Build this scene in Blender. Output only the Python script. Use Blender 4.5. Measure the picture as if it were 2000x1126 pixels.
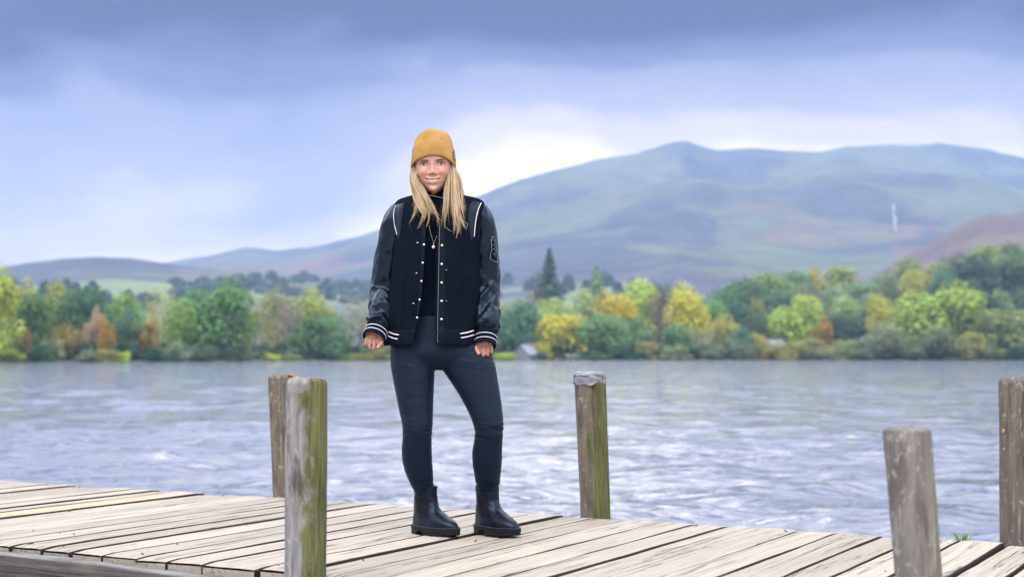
import bpy, bmesh, math, random
import numpy as np
from mathutils import Vector, Matrix

random.seed(7)
for o in list(bpy.data.objects):
    bpy.data.objects.remove(o, do_unlink=True)
SC = bpy.context.scene
COL = SC.collection

# ------------------------------------------------------------------ camera
F = 2778.0            # focal length in photo pixels (50 mm on a 36 mm wide frame, photo 2000 px wide)
CAMH = 0.72           # lens height above the deck, deck top is z = 0
HZ = 695.0            # photo row of the horizon
cam_data = bpy.data.cameras.new('camera')
cam = bpy.data.objects.new('camera', cam_data)
COL.objects.link(cam)
cam.location = (0, 0, CAMH)
cam.rotation_euler = (math.radians(90), 0, 0)
cam_data.lens = 50.0
cam_data.sensor_width = 36.0
cam_data.shift_y = (HZ - 563.0) / 2000.0
cam_data.clip_start = 0.05
cam_data.clip_end = 20000.0
cam_data.dof.use_dof = True
cam_data.dof.focus_distance = 5.66
cam_data.dof.aperture_fstop = 2.6
SC.camera = cam

# ------------------------------------------------------------------ view
SC.view_settings.view_transform = 'Standard'
SC.view_settings.look = 'None'
SC.view_settings.gamma = 1.0
SC.view_settings.exposure = 0.97
SC.view_settings.use_curve_mapping = False
SC.render.engine = 'CYCLES'
SC.cycles.use_denoising = True
try:
    SC.cycles.denoiser = 'OPENIMAGEDENOISE'
    SC.cycles.denoising_input_passes = 'RGB_ALBEDO_NORMAL'
except Exception:
    pass
SC.cycles.use_adaptive_sampling = True
SC.cycles.adaptive_threshold = 0.02
SC.cycles.max_bounces = 5
SC.cycles.diffuse_bounces = 2
SC.cycles.glossy_bounces = 2
SC.cycles.transmission_bounces = 3
SC.cycles.volume_bounces = 0
SC.cycles.caustics_reflective = False
SC.cycles.caustics_refractive = False

# ------------------------------------------------------------------ node helpers
class NT:
    """small wrapper to write node trees tersely"""
    def __init__(self, tree):
        self.t = tree; self.n = tree.nodes; self.l = tree.links
    def node(self, typ, **kw):
        nd = self.n.new(typ)
        for k, v in kw.items():
            setattr(nd, k, v)
        return nd
    def put(self, sock, val):
        if isinstance(val, bpy.types.NodeSocket):
            self.l.new(val, sock)
        elif val is not None:
            if isinstance(val, (tuple, list)) and len(val) == 3 and sock.type == 'RGBA':
                val = (*val, 1)
            sock.default_value = val
    def math(self, op, a, b=None, c=None, clamp=False):
        nd = self.node('ShaderNodeMath', operation=op, use_clamp=clamp)
        for i, v in enumerate((a, b, c)):
            if v is not None: self.put(nd.inputs[i], v)
        return nd.outputs[0]
    def vmath(self, op, a, b=None, scale=None):
        nd = self.node('ShaderNodeVectorMath', operation=op)
        self.put(nd.inputs[0], a)
        if b is not None: self.put(nd.inputs[1], b)
        if scale is not None: self.put(nd.inputs['Scale'], scale)
        return nd.outputs[0]
    def mix(self, fac, a, b, blend='MIX'):
        nd = self.node('ShaderNodeMix', data_type='RGBA', blend_type=blend)
        self.put(nd.inputs[0], fac); self.put(nd.inputs[6], a); self.put(nd.inputs[7], b)
        return nd.outputs[2]
    def noise(self, vec, scale, detail=4, rough=0.55, dist=0.0):
        nd = self.node('ShaderNodeTexNoise')
        if vec is not None: self.put(nd.inputs['Vector'], vec)
        nd.inputs['Scale'].default_value = scale
        nd.inputs['Detail'].default_value = detail
        nd.inputs['Roughness'].default_value = rough
        nd.inputs['Distortion'].default_value = dist
        return nd.outputs['Fac']
    def ramp(self, fac, stops, interp='LINEAR'):
        nd = self.node('ShaderNodeValToRGB')
        cr = nd.color_ramp; cr.interpolation = interp
        while len(cr.elements) < len(stops): cr.elements.new(0.5)
        for e, (p, c) in zip(cr.elements, stops):
            e.position = p
            e.color = (c, c, c, 1) if isinstance(c, (int, float)) else (*c, 1)
        self.put(nd.inputs[0], fac)
        return nd.outputs[0]
    def mapr(self, v, a, b, c=0.0, d=1.0, smooth=False):
        nd = self.node('ShaderNodeMapRange')
        if smooth: nd.interpolation_type = 'SMOOTHSTEP'
        self.put(nd.inputs[0], v)
        for i, x in enumerate((a, b, c, d)): nd.inputs[i + 1].default_value = x
        return nd.outputs[0]
    def scalevec(self, vec, s):
        nd = self.node('ShaderNodeMapping')
        self.put(nd.inputs[0], vec); nd.inputs['Scale'].default_value = s
        return nd.outputs[0]
    def bump(self, h, strength=0.5, dist=0.01, normal=None):
        nd = self.node('ShaderNodeBump')
        nd.inputs['Strength'].default_value = strength
        nd.inputs['Distance'].default_value = dist
        self.put(nd.inputs['Height'], h)
        if normal is not None: self.put(nd.inputs['Normal'], normal)
        return nd.outputs[0]
    def sep(self, vec):
        nd = self.node('ShaderNodeSeparateXYZ'); self.put(nd.inputs[0], vec)
        return nd.outputs
    def comb(self, x, y, z):
        nd = self.node('ShaderNodeCombineXYZ')
        for i, v in enumerate((x, y, z)): self.put(nd.inputs[i], v)
        return nd.outputs[0]

def material(name, base=(.5, .5, .5), rough=.6, spec=.5, build=None, **kw):
    m = bpy.data.materials.new(name); m.use_nodes = True
    T = NT(m.node_tree)
    b = m.node_tree.nodes['Principled BSDF']
    T.put(b.inputs['Base Color'], base)
    b.inputs['Roughness'].default_value = rough
    b.inputs['Specular IOR Level'].default_value = spec
    for k, v in kw.items():
        b.inputs[k].default_value = v
    if build: build(T, b)
    return m

# ------------------------------------------------------------------ sky and sun
SUN_EL, SUN_AZ = math.radians(48), math.radians(-150)   # azimuth from +Y, clockwise seen from above: behind the camera, to its left
sdir = Vector((math.sin(SUN_AZ) * math.cos(SUN_EL), math.cos(SUN_AZ) * math.cos(SUN_EL), math.sin(SUN_EL)))
world = bpy.data.worlds.new('World'); SC.world = world; world.use_nodes = True
W = NT(world.node_tree)
bg = world.node_tree.nodes['Background']
sky = W.node('ShaderNodeTexSky', sky_type='NISHITA', sun_disc=False)
sky.sun_elevation = SUN_EL; sky.sun_rotation = SUN_AZ
sky.air_density = 1.0; sky.dust_density = 2.0
skyc = W.vmath('SCALE', sky.outputs[0], scale=0.06)
gen = W.node('ShaderNodeTexCoord').outputs['Generated']
sx, sy, sz = W.sep(gen)
el = W.math('MAXIMUM', sz, 0.0)
# cloud deck: project the view direction on a layer overhead
den = W.math('ADD', el, 0.10)
pl = W.comb(W.math('DIVIDE', sx, den), W.math('DIVIDE', sy, den), 0.0)
lay = W.noise(W.scalevec(pl, (1, 1, 1)), 0.75, 5, 0.5, 0.4)
soft = W.noise(W.scalevec(gen, (1, 1, 2.6)), 5.0, 5, 0.52, 0.6)
wisp = W.noise(W.scalevec(gen, (1, 1, 1.7)), 16.0, 4, 0.5, 0.8)
big = W.noise(W.scalevec(gen, (1, 1, 2.0)), 2.2, 2, 0.5)
e2 = W.math('ADD', el, W.math('MULTIPLY', W.math('SUBTRACT', soft, 0.5), 0.125))
e2 = W.math('ADD', e2, W.math('MULTIPLY', W.math('SUBTRACT', wisp, 0.5), 0.026))
e2 = W.math('ADD', e2, W.math('MULTIPLY', W.math('SUBTRACT', big, 0.5), 0.08))
# the bright gap under the cloud base stands higher towards the right
gap = W.mapr(sx, -0.16, 0.02, 0.0, 0.088, True)
gap = W.math('MULTIPLY', gap, W.mapr(el, 0.150, 0.225, 1.0, 0.0, True))
e2 = W.math('SUBTRACT', e2, gap)
base = W.ramp(e2, [
    (0.00, (1.20, .98, .88)), (0.030, (1.12, .96, .91)), (0.075, (.54, .47, .48)), (0.112, (.31, .295, .350)),
    (0.155, (.225, .235, .325)), (0.190, (.098, .112, .210)), (0.232, (.006, .016, .060)), (0.270, (.006, .016, .055)),
    (0.315, (.52, .58, .76)), (0.39, (1.0, 1.06, 1.24)), (1.0, (.92, .98, 1.14))], 'EASE')
# the layer overhead has brighter, thinner places
thin = W.mapr(lay, 0.49, 0.59, 0, 1, True)
over = W.mapr(el, 0.275, 0.34, 0, 1, True)
cl = W.mix(W.math('MULTIPLY', thin, over), base, (4.2, 4.05, 3.9))
cl = W.mix(0.06, cl, skyc)
W.put(bg.inputs[0], cl)
bg.inputs[1].default_value = 1.0

sun_data = bpy.data.lights.new('sun', 'SUN')
sun_data.energy = 0.85
sun_data.angle = math.radians(38)
sun_data.color = (1.0, 0.97, 0.93)
sun = bpy.data.objects.new('sun', sun_data); COL.objects.link(sun)
sun.rotation_euler = (-sdir).to_track_quat('-Z', 'Y').to_euler()

# ------------------------------------------------------------------ helpers
def P(u, v, Y):
    """a point of the place from its photo position and its distance in front of the camera"""
    return Vector(((u - 1000.0) / F * Y, Y, CAMH + (HZ - v) / F * Y))

def tag(o, label=None, cat=None, group=None, kind=None):
    if label: o['label'] = label
    if cat: o['category'] = cat
    if group: o['group'] = group
    if kind: o['kind'] = kind
    return o

def empty(name, loc=(0, 0, 0), rz=0.0):
    o = bpy.data.objects.new(name, None); COL.objects.link(o)
    o.location = loc; o.rotation_euler = (0, 0, rz); o.empty_display_size = 0.1
    return o

def mesh_obj(name, verts, faces, mat=None, parent=None, smooth=True, loc=None):
    me = bpy.data.meshes.new(name)
    verts = np.asarray(verts, dtype=np.float64).reshape(-1, 3)
    if isinstance(faces, np.ndarray):
        n = len(faces); k = faces.shape[1]
        me.vertices.add(len(verts)); me.vertices.foreach_set('co', verts.astype(np.float32).ravel())
        me.loops.add(n * k); me.loops.foreach_set('vertex_index', faces.astype(np.int32).ravel())
        me.polygons.add(n); me.polygons.foreach_set('loop_start', np.arange(n, dtype=np.int32) * k)
        try: me.polygons.foreach_set('loop_total', np.full(n, k, dtype=np.int32))
        except Exception: pass
        me.update(calc_edges=True); me.validate()
    else:
        me.from_pydata([tuple(v) for v in verts], [], [tuple(f) for f in faces]); me.update()
    if smooth:
        me.polygons.foreach_set('use_smooth', np.ones(len(me.polygons), dtype=bool))
    if mat: me.materials.append(mat)
    o = bpy.data.objects.new(name, me); COL.objects.link(o)
    if parent: o.parent = parent
    if loc is not None: o.location = loc
    return o

def grid_faces(nu, nv, wrap_u=False):
    """quads of an (nv rows) x (nu columns) vertex grid"""
    cols = nu if wrap_u else nu - 1
    j, i = np.meshgrid(np.arange(nv - 1), np.arange(cols), indexing='ij')
    i2 = (i + 1) % nu
    return np.stack([j * nu + i, j * nu + i2, (j + 1) * nu + i2, (j + 1) * nu + i], -1).reshape(-1, 4)

def _hash(ix, iy, iz, seed):
    h = (ix * 374761393 + iy * 668265263 + iz * 2147483647 + seed * 974634777) & 0xffffffff
    h = ((h ^ (h >> 13)) * 1274126177) & 0xffffffff
    h = h ^ (h >> 16)
    return (h & 0xffff) / 65535.0 * 2 - 1

def vnoise(x, y, z=0.0, seed=0):
    x, y, z = np.broadcast_arrays(np.asarray(x, float), np.asarray(y, float), np.asarray(z, float))
    x0, y0, z0 = np.floor(x), np.floor(y), np.floor(z)
    fx, fy, fz = x - x0, y - y0, z - z0
    fx, fy, fz = [f * f * f * (f * (f * 6 - 15) + 10) for f in (fx, fy, fz)]
    x0, y0, z0 = [a.astype(np.int64) for a in (x0, y0, z0)]
    out = 0
    for dx in (0, 1):
        for dy in (0, 1):
            for dz in (0, 1):
                w = (fx if dx else 1 - fx) * (fy if dy else 1 - fy) * (fz if dz else 1 - fz)
                out = out + w * _hash(x0 + dx, y0 + dy, z0 + dz, seed)
    return out

def fbm(x, y, z=0.0, oct=4, seed=0, gain=.5):
    a, s, t = 1.0, 0.0, 0.0
    f = 1.0
    for k in range(oct):
        s = s + a * vnoise(np.asarray(x) * f, np.asarray(y) * f, np.asarray(z) * f, seed + k * 17)
        t += a; a *= gain; f *= 2.03
    return s / t

def sstep(a, b, x):
    t = np.clip((x - a) / (b - a), 0, 1)
    return t * t * (3 - 2 * t)

def set_color(o, cols, name='tint'):
    at = o.data.color_attributes.new(name, 'FLOAT_COLOR', 'POINT')
    c = np.ones((len(o.data.vertices), 4), dtype=np.float32); c[:, :3] = cols
    at.data.foreach_set('color', c.ravel())

def catmull(pts, n):
    """resample rows of an array smoothly, n samples per span"""
    p = np.asarray(pts, float)
    ext = np.vstack([2 * p[0] - p[1], p, 2 * p[-1] - p[-2]])
    out = []
    for i in range(len(p) - 1):
        a, b, c, d = ext[i:i + 4]
        for k in range(n):
            t = k / n
            out.append(.5 * (2 * b + (c - a) * t + (2 * a - 5 * b + 4 * c - d) * t * t + (3 * b - a - 3 * c + d) * t ** 3))
    out.append(p[-1])
    return np.array(out)

def tube(pts, radii, nseg=12, sub=1, ref=(0, 1, 0), caps=True, flat=1.0):
    """closed tapered tube along pts -> verts, faces; flat scales the second axis"""
    pts = np.asarray(pts, float); radii = np.asarray(radii, float)
    if radii.ndim == 1: radii = np.stack([radii, radii * flat], 1)
    if sub > 1 and len(pts) > 2:
        both = catmull(np.hstack([pts, radii]), sub); pts, radii = both[:, :3], both[:, 3:]
    t = np.gradient(pts, axis=0); t /= np.linalg.norm(t, axis=1)[:, None] + 1e-12
    ref = np.asarray(ref, float)
    a = np.cross(t, ref); a /= np.linalg.norm(a, axis=1)[:, None] + 1e-12
    b = np.cross(a, t)
    th = np.linspace(0, 2 * np.pi, nseg, endpoint=False)
    V = pts[:, None, :] + radii[:, :1, None] * np.cos(th)[None, :, None] * a[:, None, :] + radii[:, 1:, None] * np.sin(th)[None, :, None] * b[:, None, :]
    n = len(pts)
    V = V.reshape(-1, 3)
    Fq = [tuple(f) for f in grid_faces(nseg, n, True)]
    if caps:
        V = np.vstack([V, pts[0], pts[-1]])
        c0, c1 = n * nseg, n * nseg + 1
        for i in range(nseg):
            Fq.append((c0, (i + 1) % nseg, i))
            Fq.append((c1, (n - 1) * nseg + i, (n - 1) * nseg + (i + 1) % nseg))
    return V, Fq

class MB:
    """collects shapes that make up one mesh"""
    def __init__(self): self.v = []; self.f = []; self.n = 0
    def add(self, V, Fc):
        V = np.asarray(V, float).reshape(-1, 3)
        self.v.append(V)
        self.f += [tuple(int(i) + self.n for i in f) for f in Fc]
        self.n += len(V); return self
    def tube(self, *a, **k): return self.add(*tube(*a, **k))
    def box(self, c, s, R=None):
        d = np.array([[x, y, z] for x in (-.5, .5) for y in (-.5, .5) for z in (-.5, .5)]) * np.asarray(s, float)
        if R is not None: d = d @ np.asarray(R).T
        return self.add(d + np.asarray(c, float), [(0, 1, 3, 2), (4, 6, 7, 5), (0, 4, 5, 1), (2, 3, 7, 6), (0, 2, 6, 4), (1, 5, 7, 3)])
    def ball(self, c, r, nu=16, nv=10, R=None):
        r = np.broadcast_to(np.asarray(r, float), (3,))
        ph = np.linspace(0, np.pi, nv + 1)[1:-1]; th = np.linspace(0, 2 * np.pi, nu, endpoint=False)
        V = np.stack([np.outer(np.sin(ph), np.cos(th)), np.outer(np.sin(ph), np.sin(th)), np.outer(np.cos(ph), np.ones(nu))], -1).reshape(-1, 3)
        V = np.vstack([V, [0, 0, 1], [0, 0, -1]]) * r
        if R is not None: V = V @ np.asarray(R).T
        fs = [tuple(f[::-1]) for f in grid_faces(nu, nv - 1, True)]
        t, b = (nv - 1) * nu, (nv - 1) * nu + 1
        for i in range(nu):
            fs.append((t, i, (i + 1) % nu)); fs.append((b, (nv - 2) * nu + (i + 1) % nu, (nv - 2) * nu + i))
        return self.add(V + np.asarray(c, float), fs)
    def build(self, name, mat=None, parent=None, smooth=True, loc=None):
        return mesh_obj(name, np.vstack(self.v), self.f, mat, parent, smooth, loc)

def bake(o, mods):
    """apply modifiers given as (type, {settings}) and return the same object with the new mesh"""
    for t, kw in mods:
        m = o.modifiers.new(t.lower(), t)
        for k, v in kw.items(): setattr(m, k, v)
    dg = bpy.context.evaluated_depsgraph_get()
    me = bpy.data.meshes.new_from_object(o.evaluated_get(dg))
    old = o.data; o.modifiers.clear(); o.data = me; me.name = old.name
    bpy.data.meshes.remove(old)
    me.polygons.foreach_set('use_smooth', np.ones(len(me.polygons), dtype=bool))
    return o

def co_array(o):
    a = np.empty(len(o.data.vertices) * 3, dtype=np.float32); o.data.vertices.foreach_get('co', a)
    return a.reshape(-1, 3).astype(float)
def co_set(o, V):
    o.data.vertices.foreach_set('co', np.asarray(V, dtype=np.float32).ravel()); o.data.update()
def no_array(o):
    a = np.empty(len(o.data.vertices) * 3, dtype=np.float32); o.data.vertices.foreach_get('normal', a)
    return a.reshape(-1, 3).astype(float)
# ================================================================== terrain, lake
WATER_Z = -0.75
def shore_y(u):
    y = np.interp(u, [-2500, -600, 0, 150, 400, 600, 1000, 2000, 3500], [240, 290, 322, 338, 372, 440, 500, 508, 470])
    return y + 5 * vnoise(np.asarray(u) * .013, 3.3, 0, 5) + 2.0 * vnoise(np.asarray(u) * .05, 1.3, 0, 6)

MAIN = ([-2500, -800, 0, 200, 300, 420, 480, 540, 600, 700, 745, 800, 870, 945, 1000, 1060, 1130, 1200, 1270, 1310, 1340, 1365, 1400, 1440, 1480, 1530, 1600, 1650, 1700, 1830, 1930, 2000, 2300, 2900, 4500],
        [600, 585, 560, 540, 523, 500, 487, 491, 486, 466, 450, 432, 412, 385, 362, 344, 325, 310, 293, 283, 278, 287, 297, 295, 296, 303, 301, 297, 293, 289, 297, 312, 345, 420, 560])
LEFT = ([-2500, -900, -300, 0, 60, 120, 190, 250, 300, 350, 420, 520, 640, 760, 900, 1500], [600, 560, 540, 531, 520, 513, 511, 515, 523, 530, 538, 545, 556, 575, 600, 690])
KNOLL = ([900, 1050, 1150, 1220, 1290, 1370, 1440, 1520, 1600, 1700, 1800, 2000, 2500], [690, 600, 556, 524, 498, 478, 497, 517, 524, 520, 512, 530, 640])
SPUR = ([1500, 1650, 1740, 1800, 1850, 1905, 1925, 1950, 1975, 2000, 2200, 2600, 3500], [690, 590, 530, 501, 471, 446, 437, 441, 439, 432, 410, 450, 600])
WOODHILL = ([1000, 1250, 1400, 1500, 1600, 1750, 1850, 2000, 2250, 2700, 3500], [690, 660, 628, 606, 600, 592, 572, 545, 520, 560, 640])

def ridge(u, Y, prof, yr, y0, p, back):
    H = (HZ - np.interp(u, *prof)) / F * yr + CAMH
    f = np.clip((Y - y0) / (yr - y0), 0, 1) ** p
    bk = 1 - np.clip((Y - yr) / back, 0, 1) ** 1.3
    return np.maximum(H, 0) * np.where(Y <= yr, f, bk)

def land(u, Y):
    u = np.asarray(u, float); Y = np.asarray(Y, float)
    k = (u - 1000) / F; X = k * Y
    sh = shore_y(u); d = Y - sh
    h = np.where(d < 0, np.maximum(-4, d * .08), .25 * sstep(0, 4, d) + np.minimum(d, 700) * .012) + WATER_Z
    n1 = fbm(X / 420, Y / 420, 0, 5, 11); n2 = fbm(X / 130, Y / 130, 0, 4, 23)
    g = 1 - np.abs(fbm(X / 520 + .3 * n1, Y / 900, 0, 4, 31)) * 2      # gullies
    m = ridge(u, Y, MAIN, 4200, 900, 1.35, 2600)
    e = 1 - .8 * sstep(3500, 4200, Y) * (1 - sstep(4300, 5200, Y))
    m = m * (1 + e * (.16 * n1 + .05 * n2 + .10 * (g - .5) * sstep(0.1, .5, m / 500)))
    l = ridge(u, Y, LEFT, 2000, 760, 1.25, 1500); l = l * (1 + (.10 * n1 + .04 * n2) * (1 - .7 * sstep(1600, 2000, Y)))
    kn = ridge(u, Y, KNOLL, 2100, 1150, 1.1, 1100); kn = kn * (1 + .08 * n1 + .07 * n2)
    sp = ridge(u, Y, SPUR, 1500, 800, 1.1, 1500); sp = sp * (1 + .06 * n1 + .09 * n2)
    wh = ridge(u, Y, WOODHILL, 820, 515, 1.0, 700)
    top = np.maximum.reduce([m, l, kn, sp, wh])
    return np.where(d > 0, h + top * sstep(0, 60, d), h)

us = np.concatenate([np.linspace(-1900, -260, 45)[:-1], np.linspace(-260, 2260, 560), np.linspace(2260, 3900, 45)[1:]])
Ys = np.concatenate([[200, 240, 262, 280, 295], np.geomspace(305, 560, 60), np.geomspace(568, 6400, 215)])
UU, YY = np.meshgrid(us, Ys)
HH = land(UU, YY)
XX = (UU - 1000) / F * YY
V = np.stack([XX, YY, HH], -1).reshape(-1, 3)
terr_faces = grid_faces(len(us), len(Ys))
hills = None

def land_build(T, b):
    at = T.node('ShaderNodeAttribute', attribute_name='tint')
    tc = T.node('ShaderNodeTexCoord').outputs['Object']
    n = T.noise(tc, .012, 6, .62, .3)
    n2 = T.noise(tc, .05, 4, .6)
    c = T.mix(T.mapr(n, .35, .65, 0, 1), T.mix(.45, at.outputs[0], (.05, .06, .07)), T.mix(.18, at.outputs[0], (.24, .24, .20)))
    c = T.mix(T.mapr(n2, .52, .70, 0, .45), c, (.10, .11, .14))
    T.put(b.inputs['Base Color'], c)
    T.put(b.inputs['Normal'], T.bump(T.math('ADD', n, T.math('MULTIPLY', n2, .4)), .9, 16))
M_land = material('hill_grass_and_heath', rough=.95, spec=.1, build=land_build)
terrain = mesh_obj('hills', V, terr_faces, M_land)
tag(terrain, kind='structure')
# ground cover colours: fell grass, rusty bracken, slate crags, lake-side pasture
uf, yf, hf = UU.ravel(), YY.ravel(), HH.ravel()
xf = XX.ravel()
vv = HZ - (hf - CAMH) / yf * F
grass = np.array([.085, .110, .072]); brack = np.array([.145, .075, .085]); slate = np.array([.030, .042, .075]); past = np.array([.17, .225, .09])
nA = fbm(xf / 600, yf / 600, 0, 4, 71); nB = fbm(xf / 260, yf / 340, 0, 4, 83); nC = fbm(xf / 350, yf / 420, 0, 4, 97)
cc = np.repeat(grass[None], len(uf), 0)
wb = sstep(-.02, .30, nA + .9 * sstep(440, 560, vv) - .45)
wb = wb * (1 - .8 * ((uf < 760) & (yf < 2700)))
cc = cc * (1 - .8 * wb[:, None]) + brack * .8 * wb[:, None]
ws = sstep(.04, .24, nB)
cc = cc * (1 - .85 * ws[:, None]) + slate * .85 * ws[:, None]
wp = sstep(.0, .12, nC + .12) * sstep(620, 560, vv) * sstep(528, 545, vv) * ((yf > 700) & (yf < 3200)) * (1 - sstep(1220, 1300, uf))
cc = cc * (1 - wp[:, None]) + past * wp[:, None]
sp_w = ((uf > 1740) & (yf > 900) & (yf < 2200)) * sstep(-.2, .15, nA + nB)
cc = cc * (1 - .75 * sp_w[:, None]) + np.array([.12, .062, .060]) * .75 * sp_w[:, None]
low = (yf < 700)[:, None]
cc = np.where(low, np.array([.07, .10, .03]), cc)
set_color(terrain, cc)

# mountain stream: a thin ribbon of white water lying in its gully
pts = [(1744, 405), (1746, 415), (1743, 425), (1748, 436), (1747, 447), (1750, 460), (1749, 470), (1753, 481)]
def on_hill(u, v, y0=2300, y1=4200):
    ys = np.linspace(y0, y1, 400); h = land(np.full(400, u), ys)
    vs = HZ - (h - CAMH) / ys * F
    i = np.argmax(vs <= v)
    return ys[i] if vs[i] <= v else ys[-1]
sv = []; 
for i, (u, v) in enumerate(pts):
    y = on_hill(u, v); w = [2, 4.5, 2.2, 5, 2.6, 3.4, 2, 1.2][i]
    for s in (-1, 0, 1):
        uu = u + s * w * F / y / 2
        sv.append(((uu - 1000) / F * y, y - 2.0, float(land(uu, y)) + 6.0 + (1.0 if s == 0 else 0)))
M_foam = material('white_stream_water', (.22, .245, .27), .6)
stream = mesh_obj('mountain_stream', sv, grid_faces(3, len(pts)), M_foam)
tag(stream, kind='structure')

# ---------------------------------------------------------------- lake
rng = np.random.default_rng(3)
yw = np.concatenate([np.geomspace(1.6, 5, 20)[:-1], np.geomspace(5, 9, 230)[:-1], np.geomspace(9, 30, 270)[:-1], np.geomspace(30, 640, 230)])
kw = np.concatenate([np.linspace(-2.2, -.46, 40)[:-1], np.linspace(-.46, .46, 400), np.linspace(.46, 2.2, 40)[1:]])
KW, YW = np.meshgrid(kw, yw)
XW = KW * YW
dx = np.gradient(yw)[:, None] + .0015 * YW
Z = np.zeros_like(XW)
for i in range(44):
    lam = .085 * 1.10 ** i * rng.uniform(.9, 1.1)
    ang = math.radians(rng.normal(-70, 36))        # wind waves run mostly towards the jetty, a little from the right
    kx, ky = math.cos(ang) * 2 * math.pi / lam, math.sin(ang) * 2 * math.pi / lam
    amp = .0082 * lam ** .85 * np.exp(-(np.maximum(dx * 2.6 / lam, 0)) ** 2)
    ph = rng.uniform(0, 6.28)
    if i % 5 == 0:
        patch_ = .65 + .55 * vnoise(XW / (lam * 7) + i, YW / (lam * 7), 0, i)
        wob = .9 * vnoise(XW / (lam * 4), YW / (lam * 4) + i, 0, i + 50)
    s = np.sin(kx * XW + ky * YW + ph + wob)
    Z += amp * patch_ * (s + .35 * (1 - np.abs(s)) * 2 - .35)
def water_build(T, b):
    geo = T.node('ShaderNodeNewGeometry').outputs['Position']
    a = T.noise(T.scalevec(geo, (1.0, 1.5, 1)), 2.6, 5, .6, .5)
    c = T.noise(T.scalevec(geo, (.8, 1.2, 1)), .55, 3, .55, .4)
    d = T.noise(T.scalevec(geo, (1, 1.3, 1)), 11.0, 3, .55, .3)
    n = T.bump(c, 1.0, .40)
    n = T.bump(a, 1.0, .036, n)
    n = T.bump(d, .8, .0035, n)
    T.put(b.inputs['Normal'], n)
M_water = material('lake_water', (.115, .125, .165), .035, .5, water_build, IOR=1.333)
lake = mesh_obj('lake', np.stack([XW, YW, Z + WATER_Z], -1).reshape(-1, 3), grid_faces(len(kw), len(yw)), M_water)
tag(lake, kind='structure')

# ================================================================== jetty
B0 = np.array([-2.99, 8.30]); E = np.array([.869, -.494]); E /= np.linalg.norm(E); D = np.array([E[1], -E[0]]) * -1
D = np.array([-E[1], E[0]])          # away from the camera, along the planks
DW = 1.97
M_rot = Matrix.Rotation(math.atan2(E[1], E[0]), 4, 'Z')
jetty = empty('wooden_jetty', (B0[0], B0[1], 0), math.atan2(E[1], E[0]))
tag(jetty, 'pale weathered plank jetty over the lake that the woman stands on', 'jetty')
# local axes: x along the jetty, y across it away from the camera (0 at the far edge, -DW at the near edge)

def plank_build(T, b):
    tc = T.node('ShaderNodeTexCoord').outputs['Object']
    oi = T.node('ShaderNodeObjectInfo')
    rnd = oi.outputs['Random']
    off = T.comb(T.math('MULTIPLY', rnd, 37.0), T.math('MULTIPLY', rnd, 91.0), 0.0)
    v = T.vmath('ADD', tc, off)
    warp = T.noise(T.scalevec(v, (6, .9, 6)), 1.0, 2, .5)
    v2 = T.vmath('ADD', v, T.comb(T.math('MULTIPLY', warp, .022), 0.0, 0.0))
    g1 = T.noise(T.scalevec(v2, (60, 1.6, 60)), 1.0, 4, .6)
    g2 = T.noise(T.scalevec(v2, (170, 3.0, 170)), 1.0, 3, .6)
    crack = T.noise(T.scalevec(v2, (17, .42, 17)), 1.0, 4, .6)
    spot_ = T.noise(T.scalevec(v, (9, .8, 9)), 1.0, 3, .55)
    crk = T.math('MULTIPLY', T.mapr(T.math('ABSOLUTE', T.math('SUBTRACT', crack, .5)), .004, .013, 1, 0), T.mapr(spot_, .40, .54, 0, 1))
    spot = T.noise(T.scalevec(v, (5, 1.2, 5)), 1.0, 4, .6)
    tone = T.mix(rnd, (.255, .225, .185), (.35, .315, .262))
    tone = T.mix(T.mapr(g1, .36, .68), T.mix(.42, tone, (.135, .115, .095)), tone)
    tone = T.mix(T.mapr(g2, .50, .72, 0, .45), tone, (.46, .43, .38))
    tone = T.mix(T.mapr(spot, .56, .75, 0, .40), tone, (.31, .26, .17))
    tone = T.mix(T.mapr(spot, .24, .40, .35, 0), tone, (.28, .27, .255))
    tone = T.mix(T.math('MULTIPLY', crk, .92), tone, (.035, .05, .042))
    T.put(b.inputs['Base Color'], tone)
    h = T.math('SUBTRACT', T.math('ADD', T.math('MULTIPLY', g1, .6), T.math('MULTIPLY', g2, .4)), T.math('MULTIPLY', crk, .9))
    T.put(b.inputs['Normal'], T.bump(h, .75, .006))
    T.put(b.inputs['Roughness'], T.mapr(g1, .3, .7, .62, .85))
M_plank = material('weathered_plank', rough=.75, spec=.25, build=plank_build)
def tan_build(T, b):
    plank_build(T, b)
    src = b.inputs['Base Color'].links[0].from_socket
    T.put(b.inputs['Base Color'], T.mix(.45, src, (.42, .30, .17)))
M_plank_tan = material('newer_tan_plank', rough=.75, spec=.25, build=tan_build)

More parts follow.
